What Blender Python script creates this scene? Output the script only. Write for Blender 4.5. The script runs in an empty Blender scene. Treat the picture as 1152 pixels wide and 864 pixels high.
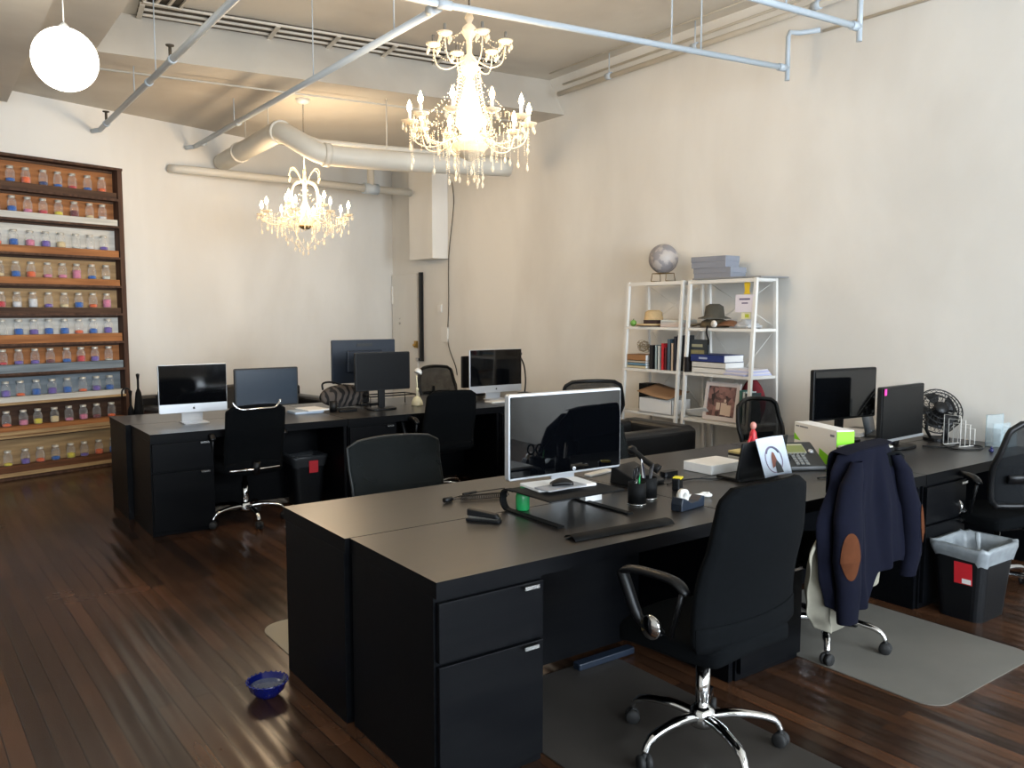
import bpy, math, random
from mathutils import Vector, Matrix
random.seed(7)
PI=math.pi
sc=bpy.context.scene
COL=sc.collection
# ------------------------------------------------------------------ materials
def lin(c):
    return tuple(((v/255)/12.92 if v/255<=.04045 else ((v/255+.055)/1.055)**2.4) for v in c)+(1,)
MATS={}
def mat(name,rgb,rough=.5,metal=0,spec=.5,noise=0,nscale=8,ior=None,emis=None,estr=0,coat=0,sheen=0):
    if name in MATS: return MATS[name]
    m=bpy.data.materials.new(name); m.use_nodes=True
    nt=m.node_tree; b=nt.nodes['Principled BSDF']
    c=lin(rgb); b.inputs['Base Color'].default_value=c
    b.inputs['Roughness'].default_value=rough; b.inputs['Metallic'].default_value=metal
    b.inputs['Specular IOR Level'].default_value=spec
    if ior: b.inputs['IOR'].default_value=ior
    if coat: b.inputs['Coat Weight'].default_value=coat
    if sheen: b.inputs['Sheen Weight'].default_value=sheen
    if emis: b.inputs['Emission Color'].default_value=lin(emis); b.inputs['Emission Strength'].default_value=estr
    if noise:
        tc=nt.nodes.new('ShaderNodeTexCoord'); n=nt.nodes.new('ShaderNodeTexNoise'); n.inputs['Scale'].default_value=nscale; n.inputs['Detail'].default_value=4
        r=nt.nodes.new('ShaderNodeValToRGB'); r.color_ramp.elements[0].position=.3; r.color_ramp.elements[1].position=.7
        r.color_ramp.elements[0].color=tuple(v*(1-noise) for v in c[:3])+(1,); r.color_ramp.elements[1].color=tuple(min(1,v*(1+noise)) for v in c[:3])+(1,)
        nt.links.new(tc.outputs['Object'],n.inputs['Vector']); nt.links.new(n.outputs['Fac'],r.inputs[0]); nt.links.new(r.outputs[0],b.inputs['Base Color'])
    MATS[name]=m; return m
def fabric_mesh(name,rgb,alpha):
    m=bpy.data.materials.new(name); m.use_nodes=True; nt=m.node_tree; b=nt.nodes['Principled BSDF']; o=nt.nodes['Material Output']
    b.inputs['Base Color'].default_value=lin(rgb); b.inputs['Roughness'].default_value=.8; b.inputs['Specular IOR Level'].default_value=.1
    t=nt.nodes.new('ShaderNodeBsdfTransparent'); mx=nt.nodes.new('ShaderNodeMixShader')
    tc=nt.nodes.new('ShaderNodeTexCoord'); n=nt.nodes.new('ShaderNodeTexNoise'); n.inputs['Scale'].default_value=14
    mr=nt.nodes.new('ShaderNodeMapRange'); mr.inputs['To Min'].default_value=alpha-.12; mr.inputs['To Max'].default_value=min(1,alpha+.12)
    nt.links.new(tc.outputs['Object'],n.inputs['Vector']); nt.links.new(n.outputs['Fac'],mr.inputs['Value']); nt.links.new(mr.outputs[0],mx.inputs[0])
    nt.links.new(t.outputs[0],mx.inputs[1]); nt.links.new(b.outputs[0],mx.inputs[2]); nt.links.new(mx.outputs[0],o.inputs[0])
    MATS[name]=m; return m
def clear_mat(name,rgb,fac,rough=.05,body='gloss'):
    m=bpy.data.materials.new(name); m.use_nodes=True; nt=m.node_tree; b=nt.nodes['Principled BSDF']; o=nt.nodes['Material Output']
    b.inputs['Base Color'].default_value=lin(rgb); b.inputs['Roughness'].default_value=rough
    t=nt.nodes.new('ShaderNodeBsdfTransparent'); mx=nt.nodes.new('ShaderNodeMixShader'); mx.inputs[0].default_value=fac
    lw=nt.nodes.new('ShaderNodeLayerWeight'); lw.inputs['Blend'].default_value=.35
    ad=nt.nodes.new('ShaderNodeMath'); ad.operation='MULTIPLY_ADD'; ad.inputs[1].default_value=.45; ad.inputs[2].default_value=fac; ad.use_clamp=True
    nt.links.new(lw.outputs['Facing'],ad.inputs[0]); nt.links.new(ad.outputs[0],mx.inputs[0])
    nt.links.new(t.outputs[0],mx.inputs[1]); nt.links.new(b.outputs[0],mx.inputs[2]); nt.links.new(mx.outputs[0],o.inputs[0])
    MATS[name]=m; return m
def wood(name,c1,c2,axis='X',rough=.55,scale=6,spec=.3):
    m=mat(name,c1,rough,spec=spec); nt=m.node_tree; b=nt.nodes['Principled BSDF']
    tc=nt.nodes.new('ShaderNodeTexCoord'); mp=nt.nodes.new('ShaderNodeMapping'); n=nt.nodes.new('ShaderNodeTexNoise'); r=nt.nodes.new('ShaderNodeValToRGB')
    s={'X':(.35,5,5),'Y':(5,.35,5),'Z':(5,5,.35)}[axis]; mp.inputs['Scale'].default_value=s
    n.inputs['Scale'].default_value=scale; n.inputs['Detail'].default_value=6
    r.color_ramp.elements[0].position=.35; r.color_ramp.elements[1].position=.68
    r.color_ramp.elements[0].color=lin(c1); r.color_ramp.elements[1].color=lin(c2)
    nt.links.new(tc.outputs['Object'],mp.inputs[0]); nt.links.new(mp.outputs[0],n.inputs['Vector']); nt.links.new(n.outputs['Fac'],r.inputs[0]); nt.links.new(r.outputs[0],b.inputs['Base Color'])
    return m
def wall_mat(name,c1,c2,scale=.9,rough=.75,bump=.05):
    m=mat(name,c1,rough,spec=.25); nt=m.node_tree; b=nt.nodes['Principled BSDF']
    tc=nt.nodes.new('ShaderNodeTexCoord'); mp=nt.nodes.new('ShaderNodeMapping'); mp.inputs['Scale'].default_value=(1,1,.45)
    n=nt.nodes.new('ShaderNodeTexNoise'); n.inputs['Scale'].default_value=scale; n.inputs['Detail'].default_value=5; n.inputs['Distortion'].default_value=.3
    r=nt.nodes.new('ShaderNodeValToRGB'); r.color_ramp.elements[0].position=.38; r.color_ramp.elements[1].position=.62
    r.color_ramp.elements[0].color=lin(c2); r.color_ramp.elements[1].color=lin(c1)
    n2=nt.nodes.new('ShaderNodeTexNoise'); n2.inputs['Scale'].default_value=5; n2.inputs['Detail'].default_value=6
    bp=nt.nodes.new('ShaderNodeBump'); bp.inputs['Strength'].default_value=bump*4; bp.inputs['Distance'].default_value=.02
    L=nt.links.new
    L(tc.outputs['Object'],mp.inputs[0]); L(mp.outputs[0],n.inputs['Vector']); L(n.outputs['Fac'],r.inputs[0]); L(r.outputs[0],b.inputs['Base Color'])
    L(tc.outputs['Object'],n2.inputs['Vector']); L(n2.outputs['Fac'],bp.inputs['Height']); L(bp.outputs[0],b.inputs['Normal'])
    return m
def floor_mat():
    m=mat('floor_planks',(70,45,30),.28,spec=.5); nt=m.node_tree; b=nt.nodes['Principled BSDF']; L=nt.links.new
    tc=nt.nodes.new('ShaderNodeTexCoord'); mp=nt.nodes.new('ShaderNodeMapping'); mp.inputs['Rotation'].default_value=(0,0,PI/2-.03)
    br=nt.nodes.new('ShaderNodeTexBrick'); br.inputs['Scale'].default_value=1; br.inputs['Brick Width'].default_value=1.15; br.inputs['Row Height'].default_value=.075
    br.inputs['Mortar Size'].default_value=.003; br.inputs['Mortar Smooth'].default_value=.3; br.offset=.37
    br.inputs['Color1'].default_value=lin((80,54,36)); br.inputs['Color2'].default_value=lin((36,26,20)); br.inputs['Mortar'].default_value=lin((16,11,9)); br.inputs['Bias'].default_value=-.1
    L(tc.outputs['Object'],mp.inputs[0]); L(mp.outputs[0],br.inputs['Vector'])
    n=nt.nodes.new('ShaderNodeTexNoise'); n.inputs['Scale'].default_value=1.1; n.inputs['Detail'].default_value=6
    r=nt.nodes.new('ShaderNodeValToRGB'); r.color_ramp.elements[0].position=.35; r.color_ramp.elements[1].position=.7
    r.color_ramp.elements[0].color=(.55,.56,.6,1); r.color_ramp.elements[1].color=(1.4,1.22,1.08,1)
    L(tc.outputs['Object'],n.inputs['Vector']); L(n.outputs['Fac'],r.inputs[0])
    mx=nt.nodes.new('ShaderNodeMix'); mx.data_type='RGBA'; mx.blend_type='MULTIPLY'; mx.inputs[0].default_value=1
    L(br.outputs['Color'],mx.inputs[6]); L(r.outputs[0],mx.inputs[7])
    mp2=nt.nodes.new('ShaderNodeMapping'); mp2.inputs['Scale'].default_value=(30,1.2,1)
    n2=nt.nodes.new('ShaderNodeTexNoise'); n2.inputs['Scale'].default_value=2; n2.inputs['Detail'].default_value=5
    L(tc.outputs['Object'],mp2.inputs[0]); L(mp2.outputs[0],n2.inputs['Vector'])
    r2=nt.nodes.new('ShaderNodeValToRGB'); r2.color_ramp.elements[0].color=(.7,.7,.7,1); r2.color_ramp.elements[1].color=(1.2,1.2,1.2,1)
    L(n2.outputs['Fac'],r2.inputs[0])
    mx2=nt.nodes.new('ShaderNodeMix'); mx2.data_type='RGBA'; mx2.blend_type='MULTIPLY'; mx2.inputs[0].default_value=1
    L(mx.outputs[2],mx2.inputs[6]); L(r2.outputs[0],mx2.inputs[7]); L(mx2.outputs[2],b.inputs['Base Color'])
    # gently cupped boards
    w=nt.nodes.new('ShaderNodeTexWave'); w.wave_type='BANDS'; w.bands_direction='X'; w.inputs['Scale'].default_value=2*PI/20/.075; w.inputs['Distortion'].default_value=.6; w.inputs['Detail Scale'].default_value=.5
    L(tc.outputs['Object'],w.inputs['Vector'])
    bp=nt.nodes.new('ShaderNodeBump'); bp.inputs['Strength'].default_value=.22; bp.inputs['Distance'].default_value=.006
    L(w.outputs['Fac'],bp.inputs['Height'])
    bp2=nt.nodes.new('ShaderNodeBump'); bp2.inputs['Strength'].default_value=.5; bp2.inputs['Distance'].default_value=.002; bp2.invert=True
    L(br.outputs['Fac'],bp2.inputs['Height']); L(bp.outputs[0],bp2.inputs['Normal']); L(bp2.outputs[0],b.inputs['Normal'])
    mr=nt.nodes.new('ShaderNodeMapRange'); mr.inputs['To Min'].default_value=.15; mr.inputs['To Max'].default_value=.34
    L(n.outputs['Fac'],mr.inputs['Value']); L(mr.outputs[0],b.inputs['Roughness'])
    return m
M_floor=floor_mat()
M_wall=wall_mat('wall_paint',(229,227,221),(216,213,206))
M_ceil=wall_mat('ceiling_paint',(214,208,196),(192,184,172),scale=.6)
M_white=mat('white_paint',(222,220,214),.45)
M_pipe=mat('pipe_paint',(178,188,196),.4,noise=.06,nscale=2)
M_duct=mat('duct_paint',(205,200,188),.5,noise=.05,nscale=3)
M_vent=mat('vent_shadow',(70,62,50),.8)
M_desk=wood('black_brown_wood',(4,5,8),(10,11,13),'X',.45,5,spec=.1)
M_desktop=wood('black_brown_top_sheen',(17,15,14),(27,23,20),'X',.33,5,spec=.5); M_desktop.node_tree.nodes['Principled BSDF'].inputs['IOR'].default_value=1.9  # same wood as the sides; grazing reflection put into a lighter, glossier copy
M_steel=mat('brushed_steel',(190,190,188),.25,1)
M_chrome=mat('chrome',(215,215,215),.1,1)
M_alu=mat('silver_alu',(205,208,212),.35,.6)
M_blk=mat('black_plastic',(10,11,13),.4,spec=.35)
M_blk2=mat('matte_black',(10,11,12),.7,spec=.2,noise=.15,nscale=20)
M_fab=mat('black_fabric',(8,10,12),.95,spec=.08,noise=.2,nscale=60)
M_grey_fab=mat('dark_grey_fabric',(44,46,46),.85,noise=.1,nscale=60)
M_mesh=fabric_mesh('chair_mesh',(18,20,23),.9)
M_mesh_open=fabric_mesh('open_chair_mesh',(30,32,34),.62)
M_mesh_g=fabric_mesh('grey_chair_mesh',(30,33,33),.92)
M_grim=mat('grey_rim_plastic',(44,46,46),.55)
M_screen=mat('glossy_screen',(6,7,9),.06,spec=.8)
M_screenm=mat('matte_screen',(7,9,12),.35,spec=.25)
M_bluescr=mat('blue_black_plastic',(24,34,48),.4)
M_leather=mat('black_leather',(18,17,17),.38,noise=.2,nscale=10)
M_rubber=mat('rubber',(20,20,20),.7)
M_mat_grey=mat('floor_mat_vinyl',(102,99,92),.5,noise=.14,nscale=2.2)
M_mat_beige=mat('beige_mat_vinyl',(146,140,124),.5)
M_glass=clear_mat('jar_glass',(225,230,232),.07)
M_lid=mat('tin_lid',(206,202,192),.35,.3)
M_crys=clear_mat('crystal',(255,240,212),.5,.12)
M_bulb=mat('warm_bulb',(255,230,190),.3,emis=(255,214,160),estr=40)
M_globe=mat('opal_globe',(255,255,255),.3,emis=(255,246,228),estr=6)
M_red=mat('red_label',(196,32,42),.5)
M_paper=mat('paper_white',(230,230,228),.7)
M_blue=mat('cobalt_glaze',(12,20,84),.15,coat=.4)
M_green=mat('lime_print',(132,214,28),.5)
# ------------------------------------------------------------------ mesh builder
class MB:
    def __init__(s): s.v=[]; s.f=[]; s.sm=[]; s.mi=[]; s.cur=0
    def add(s,vs,fs,smooth=False):
        o=len(s.v); s.v+= [tuple(v) for v in vs]
        for f in fs: s.f.append(tuple(i+o for i in f)); s.sm.append(smooth); s.mi.append(s.cur)
        return s
    def box(s,x0,x1,y0,y1,z0,z1,M=None):
        vs=[Vector((x,y,z)) for z in (z0,z1) for y in (y0,y1) for x in (x0,x1)]
        if M is not None: vs=[M@v for v in vs]
        return s.add(vs,[(0,2,3,1),(4,5,7,6),(0,1,5,4),(2,6,7,3),(0,4,6,2),(1,3,7,5)])
    def hexa(s,b,t):  # bottom 4, top 4 ccw
        return s.add(list(b)+list(t),[(3,2,1,0),(4,5,6,7),(0,1,5,4),(1,2,6,5),(2,3,7,6),(3,0,4,7)])
    def tube(s,pts,r,n=8,closed=False,caps=True,flat=1.0):
        P=[Vector(p) for p in pts]; m=len(P)
        rs=r if isinstance(r,(list,tuple)) else [r]*m
        T=[]
        for i in range(m):
            if closed: t=P[(i+1)%m]-P[i-1]
            else: t=P[min(i+1,m-1)]-P[max(i-1,0)]
            T.append(t.normalized() if t.length>1e-9 else Vector((0,0,1)))
        a=Vector((0,0,1)) if abs(T[0].z)<.9 else Vector((1,0,0))
        N=(a-T[0]*a.dot(T[0])).normalized(); vs=[]
        for i in range(m):
            N=(N-T[i]*N.dot(T[i]));
            N=N.normalized() if N.length>1e-6 else T[i].orthogonal().normalized()
            B=T[i].cross(N)
            for k in range(n):
                an=2*PI*k/n; vs.append(P[i]+N*math.cos(an)*rs[i]*flat+B*math.sin(an)*rs[i])
        fs=[]
        for i in range(m if closed else m-1):
            j=(i+1)%m
            for k in range(n): k2=(k+1)%n; fs.append((i*n+k,i*n+k2,j*n+k2,j*n+k))
        s.add(vs,fs,True)
        if caps and not closed:
            o=len(s.v)-len(vs); s.f.append(tuple(o+k for k in range(n-1,-1,-1))); s.sm.append(False); s.mi.append(s.cur)
            s.f.append(tuple(o+(m-1)*n+k for k in range(n))); s.sm.append(False); s.mi.append(s.cur)
        return s
    def lathe(s,prof,n=24,M=None,c=(0,0,0)):
        vs=[]; 
        for (r,z) in prof:
            for k in range(n):
                a=2*PI*k/n; v=Vector((max(r,1e-5)*math.cos(a),max(r,1e-5)*math.sin(a),z))
                if M is not None: v=M@v
                vs.append(v+Vector(c))
        fs=[]
        for i in range(len(prof)-1):
            for k in range(n): k2=(k+1)%n; fs.append((i*n+k,i*n+k2,(i+1)*n+k2,(i+1)*n+k))
        return s.add(vs,fs,True)
    def grid(s,fn,nu,nv,closed=False,smooth=True):
        vs=[fn(i/(nu if closed else nu),j/nv) for j in range(nv+1) for i in range(nu if closed else nu+1)]
        w=nu if closed else nu+1; fs=[]
        for j in range(nv):
            for i in range(nu):
                i2=(i+1)%w if closed else i+1
                fs.append((j*w+i,j*w+i2,(j+1)*w+i2,(j+1)*w+i))
        return s.add(vs,fs,smooth)
    def slab(s,fn,th,nu,nv):  # fn(u,v)->point ; thickness vector th (Vector or function)
        w=nu+1; A=[Vector(fn(i/nu,j/nv)) for j in range(nv+1) for i in range(nu+1)]
        tv=lambda k: th if isinstance(th,Vector) else th((k%w)/nu,(k//w)/nv)
        Bk=[a+tv(k) for k,a in enumerate(A)]; n=len(A); fs=[]
        for j in range(nv):
            for i in range(nu):
                a=j*w+i; fs.append((a,a+1,a+w+1,a+w)); fs.append((n+a,n+a+w,n+a+w+1,n+a+1))
        for i in range(nu):
            fs.append((i,n+i,n+i+1,i+1)); a=nv*w+i; fs.append((a,a+1,n+a+1,n+a))
        for j in range(nv):
            a=j*w; fs.append((a,a+w,n+a+w,n+a)); a=j*w+nu; fs.append((a,n+a,n+a+w,a+w))
        return s.add(A+Bk,fs,True)
    def prism(s,pts,z0,z1,M=None):
        n=len(pts); vs=[Vector((x,y,z)) for z in (z0,z1) for x,y in pts]
        if M is not None: vs=[M@v for v in vs]
        fs=[tuple(range(n-1,-1,-1)),tuple(range(n,2*n))]+[(i,(i+1)%n,n+(i+1)%n,n+i) for i in range(n)]
        return s.add(vs,fs)
    def rbox(s,w,d,h,r,n=4,c=(0,0,0),M=None): # rounded-plan box
        return s.prism(rrect(w,d,r,n),c[2],c[2]+h,(M or Matrix())@Matrix.Translation((c[0],c[1],0)))
    def ball(s,c,r,n=16,m=10,sx=1,sy=1,sz=1):
        return s.lathe([(r*math.sin(PI*j/m),-r*math.cos(PI*j/m)) for j in range(m+1)],n,Matrix.Diagonal((sx,sy,sz,1)),c)
    def build(s,name,m,parent=None,loc=None,rot=None,bevel=0,label=None,sub=0,seg=2):
        me=bpy.data.meshes.new(name); me.from_pydata(s.v,[],s.f)
        ms=m if isinstance(m,(list,tuple)) else [m]
        for x in ms: me.materials.append(x)
        me.polygons.foreach_set('use_smooth',s.sm); me.polygons.foreach_set('material_index',[min(i,len(ms)-1) for i in s.mi]); me.update()
        o=bpy.data.objects.new(name,me); COL.objects.link(o)
        if parent: o.parent=parent
        if loc is not None: o.location=loc
        if rot is not None: o.rotation_euler=rot
        if bevel:
            b=o.modifiers.new('Bevel','BEVEL'); b.width=bevel; b.segments=seg; b.limit_method='ANGLE'; b.angle_limit=.6
        if sub:
            b=o.modifiers.new('Subdivision','SUBSURF'); b.levels=sub; b.render_levels=sub
        if label: o['label']=label
        return o
def rrect(w,d,r,n=4):
    P=[]
    for cx,cy,a0 in ((w/2-r,d/2-r,0),(-w/2+r,d/2-r,PI/2),(-w/2+r,-d/2+r,PI),(w/2-r,-d/2+r,1.5*PI)):
        for k in range(n+1):
            a=a0+PI/2*k/n; P.append((cx+r*math.cos(a),cy+r*math.sin(a)))
    return P
def tag(o,label,cat,group=None,kind=None):
    o['label']=label
    if cat: o['category']=cat
    if group: o['group']=group
    if kind: o['kind']=kind
    return o
def thing(name,label,cat,loc=(0,0,0),rz=0,group=None):
    o=bpy.data.objects.new(name,None); COL.objects.link(o); o.empty_display_size=.1
    o.location=loc; o.rotation_euler=(0,0,rz); return tag(o,label,cat,group)
def struct(o,label=None):
    o['kind']='structure'
    if label: o['label']=label
    return o
def copy_tree(o,parent=None):
    c=o.copy(); COL.objects.link(c); c.parent=parent
    for ch in list(o.children): copy_tree(ch,c)
    return c
def text(name,s,size,m,parent,loc,rot,ext=.0006):
    cu=bpy.data.curves.new(name,'FONT'); cu.body=s; cu.size=size; cu.extrude=ext; cu.align_x='CENTER'; cu.align_y='CENTER'
    t=bpy.data.objects.new(name+'_tmp',cu); COL.objects.link(t)
    dg=bpy.context.evaluated_depsgraph_get(); me=bpy.data.meshes.new_from_object(t.evaluated_get(dg)); bpy.data.objects.remove(t)
    me.name=name; me.materials.clear(); me.materials.append(m)
    o=bpy.data.objects.new(name,me); COL.objects.link(o); o.parent=parent; o.location=loc; o.rotation_euler=rot; return o
def arc(c,r,a0,a1,n,plane='xz'):
    out=[]
    for k in range(n+1):
        a=a0+(a1-a0)*k/n; p,q=r*math.cos(a),r*math.sin(a)
        out.append({'xz':(c[0]+p,c[1],c[2]+q),'yz':(c[0],c[1]+p,c[2]+q),'xy':(c[0]+p,c[1]+q,c[2])}[plane])
    return out
def smooth_pts(pts,n=6):
    P=[Vector(p) for p in pts]; out=[]
    for i in range(len(P)-1):
        p0=P[max(i-1,0)];p1=P[i];p2=P[i+1];p3=P[min(i+2,len(P)-1)]
        for k in range(n):
            t=k/n; out.append(.5*((2*p1)+(-p0+p2)*t+(2*p0-5*p1+4*p2-p3)*t*t+(-p0+3*p1-3*p2+p3)*t**3))
    out.append(P[-1]); return out

# ------------------------------------------------------------------ room shell
XW=5.76; YF=-3.0; XL=-3.4
SL=.335
def wy(x): return 9.60+SL*(x-1.63)       # skew back wall line
ZH=4.12; ZL=3.70
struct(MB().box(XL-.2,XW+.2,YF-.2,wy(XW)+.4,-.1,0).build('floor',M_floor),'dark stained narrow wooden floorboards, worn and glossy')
b=MB(); b.box(XW,XW+.2,YF-.2,wy(XW)+.4,0,ZH+.1); struct(b.build('wall_right',M_wall),'long patchy white plaster wall')
b=MB(); th=.2
b.hexa([(XL-.2,wy(XL-.2),0),(XW,wy(XW),0),(XW,wy(XW)+th,0),(XL-.2,wy(XL-.2)+th,0)],[(XL-.2,wy(XL-.2),ZH),(XW,wy(XW),ZH),(XW,wy(XW)+th,ZH),(XL-.2,wy(XL-.2)+th,ZH)])
struct(b.build('wall_back',M_wall),'white wall behind the jar shelves')
struct(MB().box(XL-.2,XL,YF-.2,wy(XL)+.2,0,ZH+.1).build('wall_left',M_wall))
# wall behind the camera with three tall windows
wins=[(-2.6,-.4),(.4,2.6),(3.2,5.3)]; z0,z1=.8,3.3
b=MB(); b.box(XL-.2,XW+.2,YF-.2,YF,0,z0); b.box(XL-.2,XW+.2,YF-.2,YF,z1,ZH+.1)
e=[XL-.2]+[v for w in wins for v in w]+[XW+.2]
for i in range(0,len(e),2): b.box(e[i],e[i+1],YF-.2,YF,z0,z1)
struct(b.build('wall_front',M_wall))
M_pane=clear_mat('window_glass',(235,240,245),.03,.02)
for i,(a,c) in enumerate(wins):
    f=MB(); 
    for x0,x1 in ((a,a+.05),(c-.05,c),((a+c)/2-.025,(a+c)/2+.025)): f.box(x0,x1,YF-.14,YF-.06,z0,z1)
    for zz in (z0,z1-.05,(z0+z1)/2-.025): f.box(a,c,YF-.14,YF-.06,zz,zz+.05)
    w=struct(f.build('window_%d'%(i+1),M_white),'tall white framed window')
    MB().box(a+.02,c-.02,YF-.105,YF-.098,z0+.02,z1-.02).build('pane',M_pane,w)
# ceiling: high tray over the desks, lower strip along left and back
TX=1.30
def ty(x): return 7.56-.12*(x-1.3)
ch=struct(MB().box(TX-.1,XW+.2,YF-.2,8.2,ZH,ZH+.1).build('ceiling',M_ceil),'stained off-white raised ceiling')
b=MB(); b.box(XL-.2,TX,YF-.2,ty(TX),ZL,ZH+.12)
b.hexa([(XL-.2,ty(TX),ZL),(TX,ty(TX),ZL),(TX,12,ZL),(XL-.2,12,ZL)],[(XL-.2,ty(TX),ZH+.12),(TX,ty(TX),ZH+.12),(TX,12,ZH+.12),(XL-.2,12,ZH+.12)])
b.hexa([(TX,ty(TX),ZL),(XW,ty(XW),ZL),(XW,12,ZL),(TX,12,ZL)],[(TX,ty(TX)+.34,ZH+.12),(XW,ty(XW)+.34,ZH+.12),(XW,12,ZH+.12),(TX,12,ZH+.12)])
struct(b.build('ceiling_lower',M_ceil),'lower ceiling strip along the back wall')
struct(MB().box(.25,.81,YF,wy(.25)-.02,ZL-.16,ZL).build('trim_1',M_ceil),'long boxed beam under the low ceiling')
# ceiling vent grille on the raised ceiling
v=thing('ceiling_vent','long slatted linear air grille in the raised ceiling behind the chandelier','vent',(0,0,ZH))
def vent(x0,y0,x1,y1,wd):
    d=Vector((x1-x0,y1-y0,0)); L=d.length; d.normalize(); nrm=Vector((-d.y,d.x,0)); R=Matrix((( d.x,nrm.x,0,x0),(d.y,nrm.y,0,y0),(0,0,1,0),(0,0,0,1)))
    MB().box(0,L,0,wd,-.012,-.002,R).build('backing',M_vent,v)
    f=MB()
    for k in range(4): f.box(0,L,k*(wd-.022)/3,k*(wd-.022)/3+.022,-.03,-.012,R)
    nn=max(2,int(L/.55))
    for k in range(nn+1): f.box(k*(L-.04)/nn,k*(L-.04)/nn+.04,0,wd,-.04,-.03,R)
    f.build('grille',M_ceil,v)
vent(1.62,7.40,4.9,6.98,.44); vent(1.62,5.4,1.60,7.36,-.30) if False else vent(1.93,5.6,1.93,7.36,.30)
# ------------------------------------------------------------------ pipes
def pipe(pts,r,name,label,fit=True,m=None,cat='pipe',group=None,parent=None,n=12):
    m=m or M_pipe
    t=parent or thing(name,label,cat,pts[0],0,group); o=Vector(t.location)
    MB().tube([Vector(p)-o for p in pts],r,n).build('pipe_run',m,t)
    return t,o
def hang(t,o,x,y,z,top,r=.005):
    MB().tube([Vector((x,y,z))-o,Vector((x,y,top))-o],r,6).build('hanger_rod',M_pipe,t)
def coll(t,o,p,d,r,l=.06):
    d=Vector(d).normalized(); MB().tube([Vector(p)-d*l/2-o,Vector(p)+d*l/2-o],r*1.35,12).build('coupling',M_pipe,t)
ZP=3.45
t,o=pipe([(1.645,1.0,ZP),(1.642,9.40,ZP)],.025,'sprinkler_pipe','pale grey ceiling pipe running left of the vent to the back wall')
pt=MB().tube([Vector(p)-o for p in [(1.642,9.40,ZP),(1.642,9.46,ZP),(1.62,9.50,ZP+.0),(1.59,9.56,ZP+.0)]],.024,10).build('elbow',M_pipe,t)
for y in (7.05,7.823): hang(t,o,1.643,y,ZP,ZL if y>7.5 else ZH)
for y,c in ((6.55,1),(9.1,1),(7.3,1)): coll(t,o,(1.643,y,ZP),(0,1,0),.024)
for y in (6.6,9.1):
    MB().tube([Vector((1.643,y,ZP+.02))-o,Vector((1.643,y,ZP+.10))-o],.012,8).lathe([(.0,.10),(.03,.11),(.032,.118),(0,.12)],10,c=Vector((1.643,y,ZP))-o).build('sprinkler_head',M_vent,t)
t,o=pipe([(2.70,4.50,ZP),(2.66,9.75,ZP)],.025,'sprinkler_pipe','pale ceiling pipe running from behind the large chandelier to the back wall')
MB().tube([Vector(p)-o for p in [(2.66,9.75,ZP),(2.655,9.80,ZP),(2.63,9.84,ZP),(2.60,9.90,ZP)]],.024,10).build('elbow',M_pipe,t)
for y in (5.04,6.4,8.4): hang(t,o,2.675,y,ZP,ZL if y>7.6 else ZH)
for y in (4.56,8.3,9.5): coll(t,o,(2.68,y,ZP),(0,1,0),.024)
t,o=pipe([(0.9,4.62,ZP),(2.5,4.46,ZP),(2.7,4.44,ZP),(5.50,4.04,ZP)],.021,'cross_pipe','pale blue-grey pipe crossing in front of the large chandelier')
MB().tube([Vector(p)-o for p in [(5.5,4.04,ZP-.09),(5.5,4.04,3.68),(5.52,4.04,3.72),(5.62,4.02,3.73),(5.70,3.9,3.735)]],.019,10).build('end_elbow',M_pipe,t)
for q in ((4.663,4.16),(4.40,4.196),(2.68,4.443)): hang(t,o,q[0],q[1],ZP,ZH,.006)
coll(t,o,(2.7,4.44,ZP),(1,-.14,0),.021,.09); coll(t,o,(5.44,4.05,ZP),(1,-.14,0),.021)
t,o=pipe([(3.2,3.36,ZP),(5.10,3.20,ZP)],.021,'cross_pipe','pale blue-grey pipe at the top edge, nearest to the camera')
MB().tube([Vector(p)-o for p in [(5.1,3.2,ZP-.09),(5.1,3.2,3.74)]],.019,10).build('end_elbow',M_pipe,t)
coll(t,o,(5.05,3.205,ZP),(1,-.08,0),.021); hang(t,o,4.4,3.255,ZP,ZH,.006)
t,o=pipe([(5.64,1.5,3.91),(5.64,6.98,3.89)],.025,'wall_pipe','thick cream pipe along the top of the right wall',m=M_duct)
for y in (3.9,5.1,6.2): coll(t,o,(5.64,y,3.9),(0,1,0),.025,.07); hang(t,o,5.64,y,3.9,ZH)
t,o=pipe([(5.70,1.5,4.02),(5.70,6.98,4.0)],.011,'conduit','thin cream conduit above the thick pipe on the right wall',m=M_duct)
t,o=pipe([(5.52,1.5,4.08),(5.52,6.98,4.08)],.008,'conduit','thinnest conduit hugging the ceiling beside the right wall',m=M_duct)
t,o=pipe([(5.735,3.9,3.735),(5.735,1.2,3.72)],.012,'conduit','slim conduit on the right wall below the thick pipe, towards the upper right',m=M_duct)
t,o=pipe([(.9,7.98,3.66),(5.5,7.42,3.66)],.009,'conduit','very thin conduit crossing the low ceiling above the small chandelier',m=M_duct)
# fat duct
dz=3.13
pts=smooth_pts([(3.02,9.95,3.34),(3.0,9.4,3.34),(2.98,8.5,3.34),(2.965,8.05,3.34),(2.97,7.86,3.31),(3.07,7.68,3.2),(3.2,7.58,3.11),(3.4,7.55,3.09),(4.2,7.50,3.11),(5.3,7.42,3.16)],5)
du=thing('air_duct','thick cream painted duct bending under the low ceiling behind the small chandelier','duct',(3.2,7.6,3.1)); o=Vector(du.location)
MB().tube([p-o for p in pts],.098,20).build('duct_run',M_duct,du)
for i in (6,18,33): 
    d=(pts[i+1]-pts[i-1]).normalized(); MB().tube([pts[i]-d*.03-o,pts[i]+d*.03-o],.112,20).build('joint_band',M_duct,du)
MB().tube([Vector(q)-o for q in ((4.1,7.5,3.05),(4.1,7.75,2.97),(4.1,8.0,2.93))],.03,10).build('drop_pipe',M_duct,du) if False else None
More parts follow.
